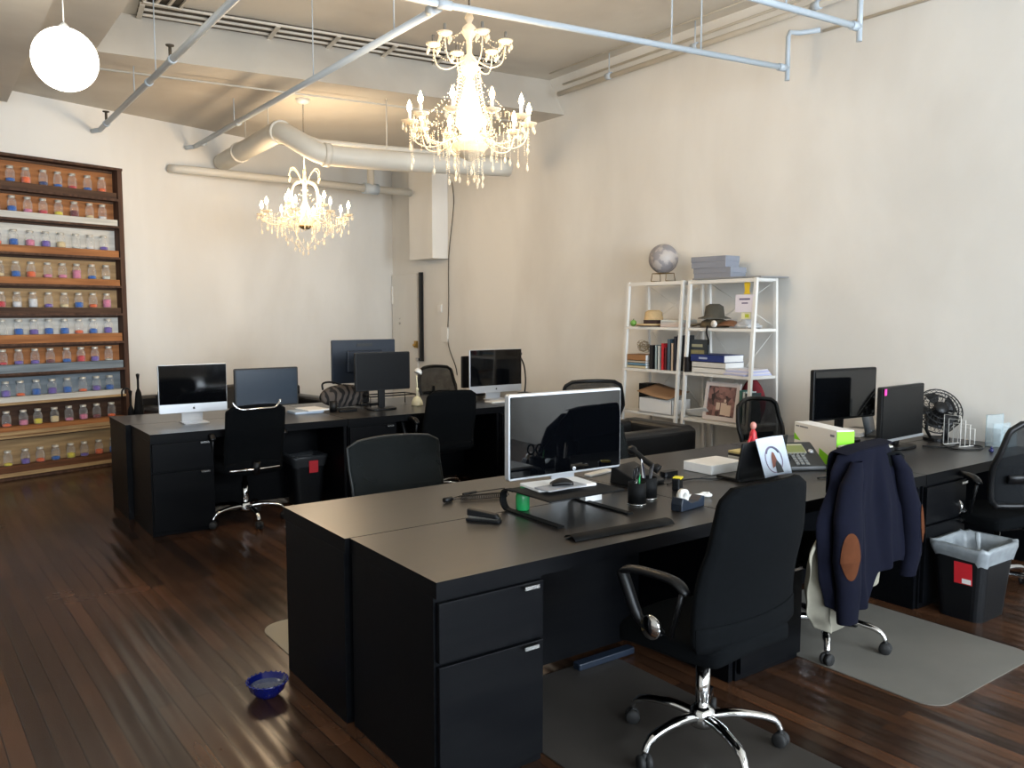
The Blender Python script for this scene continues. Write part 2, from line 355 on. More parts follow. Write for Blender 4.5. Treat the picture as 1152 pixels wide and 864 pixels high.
for y in (8.3,9.0): MB().tube([Vector((2.98,y,3.40))-o,Vector((2.98,y,ZL))-o],.006,6).build('hanger_rod',M_duct,du)
MB().tube([Vector(p)-o for p in ((3.9,7.53,3.18),(3.9,7.53,ZL))],.006,6).build('hanger_rod',M_duct,du)
t,o=pipe([(3.1,7.9,3.33),(3.3,7.78,3.25),(5.4,7.55,3.27)],.028,'pipe','thin cream pipe running just above the thick duct',m=M_duct)
t,o=pipe([(2.40,9.84,3.19),(2.46,9.76,3.18),(2.6,9.74,3.18),(5.45,9.87,3.18)],.047,'pipe','cream horizontal pipe low on the back wall behind the small chandelier',m=M_duct,n=14)
MB().tube([Vector(p)-o for p in ((4.86,9.84,3.2),(4.86,9.84,3.66))],.045,12).build('riser',M_duct,t); coll(t,o,(4.86,9.845,3.18),(1,.05,0),.052,.2)
# chase box high on right wall
struct(MB().box(5.52,XW-.001,9.42,10.04,2.30,ZL).build('trim_2',M_wall,bevel=.006),'boxed column chase hanging high in the corner')
# ------------------------------------------------------------------ door in right wall
b=MB(); b.box(XW-.03,XW-.002,10.22,11.0-.04,0,2.14); d=struct(b.build('door_1',M_wall,bevel=.003),'white painted door, slightly proud of the wall')
MB().box(XW-.05,XW-.004,10.08,10.13,.92,2.15).build('dark_strip',M_blk,d,label='dark vertical strip beside the door')  # solid dark strip on the wall beside the door
M_brass=mat('brass',(186,150,80),.35,.8)
q=MB(); q.box(XW-.06,XW-.03,10.20,10.26,1.10,1.2); q.ball((XW-.07,10.24,1.14),.022); q.build('door_latch',M_brass,d)
q=MB(); q.ball((XW-.035,10.72,1.44),.018,10,6); q.ball((XW-.035,10.72,1.51),.01,10,6); q.build('door_lock',M_steel,d)
q=MB(); q.box(XW-.045,XW-.03,10.93,10.96,1.72,1.98); q.build('door_hinge',M_white,d)
q=MB(); q.box(XW-.05,XW-.03,10.16,10.24,.92,.96); q.build('lower_bolt',M_steel,d)
tag(MB().rbox(.025,.09,.1,.005).build('wall_outlet',M_white,loc=(XW-.014,9.62,1.60)),'small white switch box on the right wall below the column chase','switch')
tag(MB().rbox(.025,.16,.20,.005).build('junction_box',M_white,loc=(XW-.014,9.50,1.2)),'larger white junction box under the switch on the right wall','electrical box')
cb=MB().tube(smooth_pts([(XW-.012,9.30,3.28),(XW-.012,9.26,3.0),(XW-.012,9.36,2.5),(XW-.012,9.40,2.2),(XW-.012,9.40,1.7),(XW-.012,9.42,1.2),(XW-.012,9.24,.9),(XW-.012,9.2,.78)],6),.006,6).build('hanging_cable',M_vent); tag(cb,'thin grey cable hanging down the right wall beside the column chase','cable')
# ------------------------------------------------------------------ jar bookcase
SB=math.atan(.30); BC=Vector((1.84,9.485,0))   # right front bottom corner; local -x runs along the shelves
bk=thing('jar_bookcase','tall reclaimed wood wall shelf filled with small glass jars','shelf',BC,SB)
W_dk=wood('dark_reclaimed',(58,40,30),(88,64,48),'X',.7); W_or=wood('orange_wood',(136,86,48),(176,118,70),'X',.6)
W_tan=wood('tan_wood',(150,122,88),(186,156,112),'X',.7); W_wh=wood('whitewashed_wood',(188,186,178),(214,212,204),'X',.7)
W_bg=wood('grey_blue_wood',(104,114,122),(136,146,152),'X',.7); W_br=wood('brown_wood',(88,56,36),(120,78,50),'X',.65); W_side=wood('side_wood',(64,44,34),(92,66,52),'Z',.7)
zs=[3.055,2.745,2.469,2.147,1.852,1.566,1.278,.998,.718,.399,.0]
LEN=3.6; DP=.125
MB().box(-.05,0,0,DP,0,3.06).build('side_panel',W_side,bk,bevel=.002)
MB().box(-LEN-.05,-LEN,0,DP,0,3.06).build('side_panel',W_side,bk,bevel=.002)
MB().box(-LEN-.05,0,-.012,DP,3.06,3.085).build('top_board',W_side,bk)
backs=[W_or,W_or,W_wh,W_tan,W_tan,W_wh,W_or,W_bg,W_dk,W_tan]; ris=[W_dk,W_wh,W_or,W_or,W_dk,W_or,W_bg,W_wh,W_or,W_br]
rh=[.085,.085,.09,.085,.08,.105,.10,.075,.11,.13]
for k in range(10):
    zt,zb=zs[k],zs[k+1]
    MB().box(-LEN,-.05,DP-.015,DP,zb+.02,zt).build('back_board',backs[k],bk)
    MB().box(-LEN,-.052,-.008,DP-.016,zb,zb+.022).build('shelf_board',W_tan if k in(7,8) else W_side,bk)
    MB().box(-LEN,-.06,.012,DP-.017,zb+.023,zb+rh[k]).build('riser_board',ris[k],bk)
    if k in (8,9): MB().box(-LEN,-.055,-.004,.011,zb+.03,zb+.065).build('light_strip',W_tan,bk)
    MB().box(-LEN,-.06,DP-.04,DP-.016,zt-.022,zt-.002).build('cleat',W_dk,bk)
SC={'orange':(226,96,24),'blue':(20,92,176),'red':(196,48,56),'purple':(108,84,168),'pink':(206,120,150),'yellow':(220,204,50),'white':(214,214,216),'cream':(216,196,150),'dark red':(110,40,44),'navy blue':(20,44,104),'clear':(200,204,196)}
rows=[['orange','blue','red','blue','navy blue','orange','blue','orange'],
['white','cream','dark red','yellow','red','pink','blue','red'],
['purple','white','clear','cream','purple','pink','blue','orange'],
['clear','blue','pink','pink','pink','orange','blue','cream'],
['pink','orange','blue','cream','purple','white','white','red'],
['purple','blue','orange','blue','blue','purple','blue','clear'],
['clear','purple','red','blue','dark red','purple','purple','red'],
['blue','purple','orange','blue','purple','blue','orange','purple','blue'],
['orange','dark red','pink','pink','cream','yellow','pink','orange'],
['blue','orange','purple','yellow','blue','orange','purple','yellow']]
ordn=['first','second','third','fourth','fifth','sixth','seventh','eighth','ninth']
rowname=['top shelf','second shelf from the top','third shelf from the top','fourth shelf from the top','fifth shelf from the top','sixth shelf from the top','seventh shelf from the top','third shelf from the bottom','second shelf from the bottom','bottom shelf']
jprof=[(0,.0),(.036,.0),(.040,.006),(.040,.088),(.036,.104),(.027,.114),(.027,.130)]
jar_me=None; cs,sn=math.cos(SB),math.sin(SB)
for k,row in enumerate(rows):
    for i,cn in enumerate(row):
        x=-(.185+i*.1445)+random.uniform(-.008,.008)
        loc=BC+Vector((x*cs-.058*sn,x*sn+.058*cs,zs[k+1]+rh[k]+.001))
        fl='filled' if cn not in('clear',) else 'partly filled'
        j=thing('glass_jar','glass jar of %s sand, %s from the right, %s'%(cn if cn!='clear' else 'pale',ordn[i],rowname[k]),'jar',loc,SB,'sand jars on the %s'%rowname[k])
        if jar_me is None:
            a=MB().lathe(jprof,14).build('jar_body',M_glass,j); jar_me=a.data
            l=MB().lathe([(.03,.128),(.031,.148),(0,.149)],14).build('lid',M_lid,j); lid_me=l.data
        else:
            a=bpy.data.objects.new('jar_body',jar_me); COL.objects.link(a); a.parent=j
            l=bpy.data.objects.new('lid',lid_me); COL.objects.link(l); l.parent=j
        h=random.choice([.022,.03,.045,.055]) if cn!='clear' else .012
        if k in(3,4) : h=random.choice([.05,.08,.03])
        MB().lathe([(0,.004),(.035,.004),(.0375,.008),(.0375,h),(.02,h+.006),(0,h+.004)],12).build('sand',mat('sand_'+cn.replace(' ','_'),SC[cn],.9,noise=.1,nscale=60),j)
# ------------------------------------------------------------------ desks
def desk(x0,y0,w,flip,label,grp,depth=.645,ped=True,panel=True):
    # local: origin front-left, front at y=0 facing -y
    t=thing('office_desk',label,'desk',(x0,y0,0) if not flip else (x0+w,y0,0),PI if flip else 0,grp)
    dk=MB().box(0,w-.003,0,depth,.684,.74); dk.mi=[1 if i!=1 else 0 for i in range(6)]; dk.build('desktop',[M_desktop,M_desk],t)  # top face takes the lighter sheen copy, edges the darker wood
    if ped:
        xo=0 if not flip else w-.003-.44
        MB().box(xo,xo+.44,.02,depth-.012,.0,.683).build('pedestal',M_desk,t,bevel=.002)
        for (z0,z1) in ((.468,.668),(.035,.455)):
            d=MB().box(xo+.008,xo+.432,-.002,.019,z0,z1).build('drawer',M_desk,t,bevel=.002)
            hx=xo+.335
            MB().box(hx,hx+.062,-.024,-.002,z1-.006,z1-.003).box(hx,hx+.062,-.026,-.023,z1-.016,z1-.003).build('handle',M_steel,d)
    xs=w-.03 if not flip else .001
    if panel:
        MB().box(xs,xs+.026,.03,depth-.012,0,.683).build('side_panel',M_desk,t)
    if not flip:
        MB().box(.44,w-.03,depth-.06,depth-.035,.03,.683).build('modesty_panel',M_desk,t)
    else:
        MB().box(.03,w-.45,depth-.06,depth-.035,.25,.683).build('modesty_panel',M_desk,t)
    return t
G1='black-brown desks of the near double row'; G2='black-brown desks of the far double row'
desk(1.312,2.232,1.505,False,'black desk in front with a stapler on its bare end and steel drawer handles',G1)
desk(2.820,2.232,1.505,False,'black desk with the jacket-draped chair in front',G1)
desk(4.328,2.232,1.425,False,'black desk at the right end against the wall, behind the waste bin',G1)
desk(1.290,3.528,1.505,True,'black desk back to back with the stapler desk, curly phone cord on it',G1)
desk(2.798,3.528,1.505,True,'black desk in the middle of the back side of the near row',G1)
desk(4.306,3.528,1.445,True,'black desk with a glossy monitor, in the corner of wall and near row',G1)
desk(1.312,6.168,1.505,False,'black desk at the left end of the far row with the silver all-in-one computer',G2)
desk(2.820,6.168,1.505,False,'black desk of the far row carrying the thin black monitor and cream lamp',G2)
desk(4.328,6.168,1.0,False,'black desk at the right end of the far row, under the large all-in-one computer',G2,panel=True)
desk(1.275,7.464,1.505,True,'black desk behind the silver all-in-one computer, far left back side',G2)
desk(2.783,7.464,1.505,True,'black desk behind the cream lamp, back side of the far row',G2)
desk(4.291,7.464,1.03,True,'black desk at the right end of the far row, back side near the desk lamp',G2)
# ------------------------------------------------------------------ chairs
def star_base(t,R=.30,m=None,rot=0,z=.085,n=5):
    m=m or M_chrome; b=MB(); b.lathe([(0,z+.00),(.045,z),(.05,z+.02),(.045,z+.06),(.03,z+.075),(0,z+.075)],16)
    for k in range(n):
        a=rot+2*PI*k/n; c,s=math.cos(a),math.sin(a)
        pp=[(.03,z+.035),(R*.4,z+.045),(R*.75,z+.035),(R*.93,z+.015),(R,z-.02)]
        b.tube(smooth_pts([(c*r,s*r,zz) for r,zz in pp],4),[.022]*6+[.019]*6+[.015]*5,8,flat=.75)
    bo=b.build('star_base',m,t)
    for k in range(n):
        a=rot+2*PI*k/n; c,s=math.cos(a),math.sin(a); Mx=Matrix.Translation((c*R,s*R,.029))@Matrix.Rotation(a+.6*k,4,'Z')@Matrix.Rotation(PI/2,4,'X')
        q=MB(); q.lathe([(0,-.024),(.024,-.024),(.028,-.018),(.028,-.005),(.01,-.004),(.01,.004),(.028,.005),(.028,.018),(.024,.024),(0,.024)],14,Mx)
        q.tube([(c*R,s*R,.03),(c*R,s*R,z-.02)],.009,8); q.build('caster',M_rubber,t)
def gas(t,z0,z1,m=None): MB().lathe([(0,z0),(.026,z0),(.026,(z0+z1)/2+.03),(.016,(z0+z1)/2+.03),(.016,z1),(0,z1)],16).build('gas_lift',m or M_chrome,t)
def seat(t,m,w=.5,d=.48,z=.44,h=.07):
    def f(u,v):
        x=(u-.5)*2; y=(v-.5)*2; k=1-.10*(abs(x)**3*abs(y)**3); return (x*w/2*k*(1-.06*max(0,-y)),y*d/2*k,z+h-.025*(x*x)-.03*max(0,y)**3)
    MB().slab(f,Vector((0,0,-h)),10,10).build('seat',m,t,bevel=.02,seg=3)
    MB().box(-.12,.12,-.12,.12,z-.05,z+.002).build('seat_mechanism',M_blk,t,bevel=.01)
def back_fn(z0,z1,wb,wm,wt,y0,lean,curve,cr=.09,br=.04,lum=.02):
    def f(u,v):
        s=(u-.5)*2
        w=wb+(wm-wb)*min(1,v/.5) if v<.5 else wm+(wt-wm)*(v-.5)/.5
        if v>1-cr: q=(v-(1-cr))/cr; w*=1-.22*(1-math.sqrt(max(0,1-q*q)))
        if v<br: q=(br-v)/br; w*=1-.12*(1-math.sqrt(max(0,1-q*q)))
        return Vector((s*w/2,y0-lean*v+curve*s*s+lum*math.sin(PI*min(1,v*1.6)),z0+(z1-z0)*v-.012*s*s*(v>.9)))
    return f
def outline(f,nu=10,nv=14):
    P=[f(i/nu,0) for i in range(nu)]+[f(1,j/nv) for j in range(nv)]+[f(1-i/nu,1) for i in range(nu)]+[f(0,1-j/nv) for j in range(nv)]
    return P
def armrest(t,sx,m,z=.70,loop=True,y0=-.14,y1=.16,x=.275):
    q=MB(); q.tube(smooth_pts([(sx*x,y0,z-.03),(sx*x,y0+.05,z+.003),(sx*x,(y0+y1)/2,z+.008),(sx*x,y1-.05,z),(sx*x,y1,z-.025)],4),[.016,.02]+[.024]*13+[.02,.016],8,flat=.6)
    a=q.build('armrest',m,t)
    q=MB()
    if loop:
        q.tube(smooth_pts([(sx*x,y1-.01,z-.02),(sx*x,y1-.03,z-.06),(sx*(x-.01),.08,z-.17),(sx*(x-.03),.02,.50),(sx*(x-.06),0,.46)],4),[.022]*8+[.018]*9,8)
        q.tube([(sx*x,y0+.02,z-.02),(sx*(x-.02),-.06,.50)],.009,8)
    else: q.tube([(sx*x,.02,z),(sx*x,.02,.47),(sx*(x-.08),.0,.44)],.016,8)
    s=q.build('arm_support',m,a)
    if loop: MB().lathe([(.0,-.008),(.04,-.008),(.045,.0),(.04,.01),(0,.01)],16,Matrix.Translation((sx*(x-.0),.015,.515))@Matrix.Rotation(PI/2,4,'Y')).build('arm_knob',M_chrome,a)
def task_chair(label,loc,rz,style='panel',z1=1.04,z0=.45,w=(.5,.54,.48),arms=True,group=None,base=None,baserot=.3,lean=.07,curve=.05,seatz=.44,seatw=.5):
    t=thing('office_chair',label,'chair',loc,rz,group)
    base=base or M_chrome
    star_base(t,.29,base,baserot); gas(t,.12,seatz,base if base is M_chrome else M_blk); seat(t,M_fab,seatw,.48,seatz)
    f=back_fn(z0,z1,w[0],w[1],w[2],-.235,lean,curve)
    if style=='panel':
        MB().slab(f,Vector((0,.022,0)),14,18).build('backrest',M_mesh if False else M_fab,t)
        MB().slab(lambda u,v:f(u,.02+v*.14)+Vector((0,-.004,0)),Vector((0,.004,0)),12,4).build('back_band',M_fab,t)
        MB().tube([(0,-.05,seatz-.01),(0,-.16,seatz-.005),(0,-.19,seatz+.06),(0,-.195,seatz+.1)],.016,8).build('back_bracket',M_blk,t)
    elif style=='grey':
        MB().slab(f,Vector((0,.012,0)),12,16).build('backrest',M_mesh_g,t)
        MB().tube(outline(f),.008,8,closed=True).build('back_frame',M_grim,t)
        MB().tube([(0,-.05,seatz),(0,-.22,seatz),(0,-.26,z0+.1)],.018,8).build('back_bracket',M_blk,t)
    elif style=='mesh':
        MB().slab(f,Vector((0,.006,0)),12,16).build('backrest',M_mesh_open,t)
        MB().tube(outline(f),.017,8,closed=True).build('back_frame',M_blk,t)
        MB().slab(lambda u,v:f(.12+u*.76,.28+v*.1)+Vector((0,-.035,0)),Vector((0,.015,0)),10,2).build('lumbar_bar',M_blk,t)
        MB().tube([(0,-.05,seatz),(0,-.24,seatz-.01),(0,-.30,z0+.05),(0,-.29,z0+.22)],[.03,.03,.024,.018],8).build('back_bracket',M_blk,t)
    elif style=='chrome':
        MB().slab(f,Vector((0,.018,0)),14,18).build('backrest',M_fab,t)
        tp=[f(u/10,1)+Vector((0,-.012,-.03+.05*(abs(u/10-.5)*2)**6)) for u in range(11)]; tp=[f(0,1)+Vector((0,-.012,.035))]+tp+[f(1,1)+Vector((0,-.012,.035))]
        MB().tube(smooth_pts(tp,3),.008,8).build('top_trim',M_chrome,t,label='chrome trim bar')
        MB().tube(smooth_pts([f(.06+u*.088,.08)+Vector((0,-.014,0)) for u in range(11)],2),.008,8).build('lower_trim',M_chrome,t,label='chrome trim bar')
        MB().tube([(0,-.05,seatz),(0,-.24,seatz-.02),(0,-.25,z0+.1)],.03,8).build('back_bracket',M_blk,t)
    if arms:
        for s in (-1,1): armrest(t,s,M_blk if style!='chrome' else M_blk,.70,loop=True)
    return t
GC='black office chairs around the desks'
task_chair('black task chair in the foreground seen from behind, loop armrests and chrome star base',(2.29,1.975,0),.06,'panel',1.045,.475,(.57,.56,.47),baserot=.55,group=GC)
c2=task_chair('black task chair hidden under the draped navy jacket and grey shirt',(3.52,2.30,0),-.06,'panel',.97,.47,(.48,.5,.46),arms=False,baserot=-1.15,group=GC)
task_chair('black mesh chair cut by the right edge of the picture, behind the waste bin',(4.95,2.14,0),-.35,'mesh',1.03,.56,(.48,.58,.50),group=GC,lean=.12,baserot=.2)
task_chair('grey mesh chair facing the camera behind the bare end of the near desks',(2.16,3.86,0),PI,'grey',.905,.47,(.55,.56,.57),arms=False,group=GC,baserot=.9,curve=.03)
task_chair('grey mesh chair mostly hidden behind the big silver-framed monitor',(3.66,3.84,0),PI+.1,'grey',.885,.47,(.5,.54,.5),arms=False,group=GC)
task_chair('black mesh chair behind the near desks, in front of the white shelves',(5.28,3.82,0),PI,'mesh',.93,.5,(.46,.52,.44),arms=False,group=GC)
task_chair('black chair with chrome trim bars at the left of the far desks',(2.00,6.27,0),.05,'chrome',.93,.40,(.44,.45,.45),arms=True,baserot=-1.6,group=GC,curve=.03)
task_chair('plain black chair at the middle of the far desks, seen from behind',(3.66,6.18,0),.0,'panel',.95,.42,(.50,.51,.47),arms=True,group=GC)
task_chair('mesh-back chair behind the far desks, right of the cream lamp',(4.72,7.72,0),PI+.1,'mesh',1.0,.56,(.44,.50,.42),arms=True,group=GC)
task_chair('wide mesh-back chair in front of the right end of the far desks',(5.08,5.86,0),-.45,'mesh',.985,.52,(.46,.60,.50),arms=False,group=GC)
# ------------------------------------------------------------------ jacket and shirt on chair
def cloth(fn,th,nu,nv,name,m,parent=None,label=None):
    return MB().slab(fn,th,nu,nv).build(name,m,parent,label=label,sub=1)
M_navy=mat('navy_wool',(9,11,25),.95,spec=.15,noise=.12,nscale=40); M_patch=mat('brown_suede',(78,44,26),.9,spec=.1,noise=.1,nscale=30); M_shirt=mat('grey_linen',(134,130,116),.9,noise=.08,nscale=20)
jk=thing('navy_jacket','navy blue jacket with brown elbow patches draped over a chair back','jacket',(3.40,2.0,0))
def ip(v,ks):
    for (a,x),(b_,y) in zip(ks,ks[1:]):
        if v<=b_: q=(v-a)/(b_-a); q=q*q*(3-2*q); return x+(y-x)*q
    return ks[-1][1]
def jf(u,v):
    s_=(u-.5)*2
    xl=ip(v,[(0,-.17),(.12,-.235),(.45,-.365),(.75,-.345),(1,-.29)]); xr=ip(v,[(0,.20),(.1,.235),(.5,.345),(1,.355)])
    x=xl+(xr-xl)*u
    z0_=1.0+.012*u-.05*max(0,.3-u)-.02*max(0,u-.9)*5*0; zb_=ip(u,[(0,.34),(.12,.30),(.42,.30),(.52,.44),(.8,.46),(1,.42)])
    z=z0_+(zb_-z0_)*v
    am=min(1,v*2.5)
    y=-.03*math.sin(PI*min(1,v*1.5)*.5)-.013*math.sin(u*21+v*1.2)*am-.006*math.sin(u*43+1-v*2)*am+.055*s_**4
    return Vector((x,y,z))
cloth(jf,Vector((0,.010,0)),60,26,'jacket_back',M_navy,jk)
def jt(u,v):
    p=jf(u,0); return Vector((p.x*(1+.05*v),.012+.10*math.sin(min(1,v*2)*PI/2),p.z+.012*math.sin(min(1,v*1.6)*PI*.8)-.30*max(0,v-.35)))
cloth(jt,Vector((0,-.01,-.004)),14,10,'jacket_front',M_navy,jk)
def sleeve(keys,name):   # keys: (z, cx, cy, rx, ry)
    def f(u,v):
        z=ip(v,[(k/(len(keys)-1),q[0]) for k,q in enumerate(keys)]); q=[ip(v,[(k/(len(keys)-1),w[n]) for k,w in enumerate(keys)]) for n in (1,2,3,4)]
        a=2*PI*u; wob=1+.05*math.sin(v*19+u*6)
        return Vector((q[0]+q[2]*wob*math.cos(a),q[1]+q[3]*wob*math.sin(a),z))
    o=MB().grid(f,20,24,closed=True).build(name,M_navy,jk); return o,f
s1,f1=sleeve([(.96,-.14,-.015,.03,.02),(.88,-.20,-.03,.065,.035),(.72,-.245,-.045,.085,.045),(.56,-.25,-.055,.082,.045),(.42,-.23,-.05,.07,.04),(.27,-.20,-.035,.06,.035)],'sleeve')
s2,f2=sleeve([(.96,.17,-.01,.03,.02),(.88,.24,-.01,.05,.035),(.72,.30,-.015,.06,.045),(.58,.325,-.02,.058,.045),(.48,.325,-.02,.05,.04),(.38,.31,-.015,.045,.035)],'sleeve')
def patch(f,uc,vc,du,dv,ctr,par):
    def g(u,v):
        a=2*PI*u; p=f(uc+du*v*math.cos(a),vc+dv*v*math.sin(a)); c=Vector(ctr); d=Vector((p.x-c.x,p.y-c.y,0)).normalized(); return p+d*(.003+.003*(1-v**4))
    return MB().grid(g,28,6,closed=True).build('elbow_patch',M_patch,par)
patch(f1,.675,.585,.115,.125,(-.25,-.05,0),s1); patch(f2,.86,.56,.12,.14,(.32,-.02,0),s2)
sh=thing('grey_shirt','pale grey linen shirt hanging under the navy jacket','shirt',(3.40,2.06,0))
def sf(u,v):
    xl=ip(v,[(0,-.30),(.25,-.40),(.5,-.385),(.8,-.33),(1,-.26)]); xr=ip(v,[(0,-.22),(.5,-.20),(.8,-.12),(1,-.10)])
    x=xl+(xr-xl)*u
    return Vector((x,-.02-.028*math.sin(u*9+v*5)*min(1,v*3)+.02*v,.68-.46*v-.07*v*u+.06*v*max(0,u-.75)*4))
cloth(sf,Vector((0,.008,0)),18,22,'shirt_body',M_shirt,sh)
cloth(lambda u,v: Vector((.10+.14*u-.02*v,-.0+.02*math.sin(u*8),.46-.14*v*(1-.6*abs(u-.3)))),Vector((0,.008,0)),8,8,'shirt_tail',M_shirt,sh)
# ------------------------------------------------------------------ monitors
def monitor(name,label,loc,rz,w,h,zb,bezel=.015,frame=M_blk,screen=M_screenm,neck=M_blk,chin=0,chinm=None,basew=.24,based=.18,logo=None,thick=.03,back=False,cat='monitor',tilt=0,rr=.012,rect_base=False):
    t=thing(name,label,cat,loc,rz)
    Tm=Matrix.Translation((0,0,zb))@Matrix.Rotation(tilt,4,'X')
    def Rx(x,y,z): return Tm@Vector((x,y,z))
    V=Tm@Matrix.Rotation(PI/2,4,'X')
    q=MB(); q.prism([(x,y+h/2) for x,y in rrect(w,h,rr)],-thick,0,V); q.build('housing',frame if not chin else chinm,t,bevel=.003)
    q=MB(); q.box(-w*.28,w*.28,thick-.002,thick+.022,h*.25,h*.75,Tm); q.build('rear_cover',frame,t,bevel=.008)
    yb=chin
    if not back:
        MB().box(-w/2+bezel,w/2-bezel,-.003,-.0005,yb+bezel,h-bezel,Tm).build('screen',screen,t)
        if chin: MB().box(-w/2+.004,w/2-.004,-.002,-.0002,chin,h-.004,Tm).build('bezel',M_screen,t)
    if rect_base:
        def nf(u,v):
            a=v*PI/2; return Vector(((u-.5)*basew*.8,.05+.10*(1-v)*.0+.06*math.sin(a)-(.12 if v>.5 else 0)*0,zb+.04-(zb+.03)*v))
        MB().hexa([(-basew*.42,.06,.006),(basew*.42,.06,.006),(basew*.42,.075,.006),(-basew*.42,.075,.006)],[(-basew*.42,.03,zb+.15),(basew*.42,.03,zb+.15),(basew*.42,.045,zb+.15),(-basew*.42,.045,zb+.15)]).build('stand_neck',neck,t)
        MB().rbox(basew,based,.008,.01,c=(0,-.0,0)).build('stand_base',neck,t,bevel=.002)
    else:
        MB().box(-.03,.03,thick,thick+.03,.02,zb+h*.45).build('stand_neck',neck,t,bevel=.004)
        MB().rbox(basew,based,.018,.06,6,c=(0,.04,0)).build('stand_base',neck,t,bevel=.004)
    return t
ZD=.7405
# big silver framed hp monitor
hp=monitor('computer_monitor','large glossy monitor with thin silver frame on the near desk, reflecting the room',(2.515,3.035,ZD),-.03,.675,.40,.085,.012,M_alu,M_screen,M_alu,basew=.22,based=.2,thick=.035)
MB().box(-.33,.33,-.0045,-.0032,.097,.472).build('glass_front',mat('screen_glass',(4,5,7),.02,spec=1),hp)
lg=MB().lathe([(0,0),(.010,0),(.010,.001),(0,.001)],16,Matrix.Translation((.04,-.0046,.108))@Matrix.Rotation(PI/2,4,'X')).build('round_logo',mat('logo_white',(225,228,232),.4),hp)
text('logo_letters','hp',.015,M_blk,lg,(.04,-.0062,.108),(PI/2,0,0),.0003)
MB().box(-.07,.07,.03,.045,.0,.14).build('silver_foot',M_alu,hp,bevel=.004)
# iMacs
def apple(par,x,y,z,s,m):
    P=[]
    for k in range(28):
        a=2*PI*k/28; r=1+.08*math.cos(2*a)-.1*(abs(math.sin(a/2+PI/4))<.0)
        px,pz=math.cos(a)*r*.82,math.sin(a)*r*.9
        if px>.45 and abs(pz-.1)<.42: px=.45-.0*pz+abs(pz-.1)*.35
        if pz>.6: pz-=.16*(1-abs(px))
        if pz<-.7: pz+=.10*(1-abs(px)*1.5) if abs(px)<.6 else 0
        P.append((px*s,pz*s))
    b=MB(); V=Matrix.Translation((x,y,z))@Matrix.Rotation(PI/2,4,'X'); b.prism(P,0,.0012,V)
    b.prism([(.0,.95*s),(.12*s,1.35*s),(.38*s,1.55*s),(.3*s,1.15*s)],0,.0012,V); b.build('fruit_logo',m,par)
im=monitor('all_in_one_computer','silver all-in-one computer at the left end of the far desks, dark screen',(1.745,6.66,ZD),.0,.515,.375,.082,.022,M_blk,M_screen,M_alu,chin=.07,chinm=M_alu,basew=.19,based=.17,cat='computer',rect_base=True,thick=.02)
apple(im,0,-.0025,.117,.011,M_blk)
im2=monitor('all_in_one_computer','large silver all-in-one computer at the right end of the far desks beside a black lamp',(4.655,6.72,ZD),.0,.62,.425,.07,.022,M_blk,M_screen,M_alu,chin=.07,chinm=M_alu,basew=.2,based=.18,cat='computer',rect_base=True,thick=.02)
apple(im2,0,-.0025,.105,.011,M_blk)
monitor('computer_monitor','black monitor, blue reflection coloured into its screen, behind the chair with chrome trim on the far desks',(2.465,7.05,ZD),.0,.56,.335,.045,.014,M_blk,mat('screen_off_blue_reflection',(22,38,54),.25),M_blk)  # blue room reflection put into the base colour of this switched-off screen
bm=monitor('computer_monitor','tall blue-black monitor seen from behind, beside the patterned bag',(3.40,7.10,ZD),PI,.64,.40,.205,.01,M_bluescr,M_screenm,M_blk)
MB().box(-.08,.08,.031,.037,.545,.57).build('rear_badge',M_grim,bm)
monitor('computer_monitor','thin black monitor in front of the tall blue-black one, beside the cream lamp',(3.335,6.56,ZD),.0,.53,.335,.175,.012,M_blk,M_screenm,M_blk,basew=.26,based=.16)
monitor('computer_monitor','dark monitor half hidden behind the large all-in-one computer',(4.80,7.18,ZD),.0,.5,.33,.08,.012,M_blk,M_screenm,M_blk)
m1=monitor('computer_monitor','glossy black monitor on the right, behind the lime and white box',(4.975,3.13,ZD),-.10,.62,.335,.155,.014,M_blk,M_screen,M_blk,basew=.26,based=.2)
m2=monitor('computer_monitor','black monitor with pink sticky note on its corner, beside the desk fan',(5.06,2.78,ZD),.06,.56,.345,.055,.014,M_blk,M_screenm,M_blk,basew=.24,based=.2)
MB().box(-.28,.28,-.006,-.0035,.055,.072).build('silver_strip',M_alu,m2)
tag(MB().box(-.014,.014,-.002,0,-.02,.02).build('sticky_note',mat('pink_note',(232,60,160),.6),loc=(4.81,2.757,ZD+.37),rot=(0,0,.06)),'tiny pink sticky note on the upper left corner of the right monitor','note')
# ------------------------------------------------------------------ items on the near desks
# curved monitor riser
rs=thing('monitor_riser','black curved metal riser stand in front of the silver-framed monitor','stand',(2.25,2.73,ZD),-.0)
def rf(u,v):
    x=-.20+.41*u; prof=[(-.20,.0),(-.20,.0)]
    return Vector((x,-.15+.30*v,.098))
MB().slab(rf,Vector((0,0,-.007)),2,2).build('riser_top',M_blk2,rs,bevel=.002)
for sx in (-1,1):
    pr=[(.15,.0985),(.15,.0915)]; out=[];inn=[]
    for k in range(11):
        a=PI/2-PI*k/10; out.append((.15+.0490*math.cos(a),.0495+.049*math.sin(a))); inn.append((.15+.042*math.cos(a),.0495+.042*math.sin(a)))
    pts=[(.10,.0985)]+out+[(-.21,.0005),(-.21,.0075)]+inn[::-1]+[(.10,.0915)]
    R=Matrix(((0,0,1,0),(1,0,0,0),(0,1,0,0),(0,0,0,1)))
    MB().prism(pts,sx*.19-.016,sx*.19+.016,R).build('curved_leg',M_blk2,rs)
st=thing('stapler','black desk stapler on the bare end of the near desk','stapler',(1.868,2.79,ZD),-.95)
MB().rbox(.15,.036,.012,.008).build('stapler_base',M_blk,st,bevel=.003)
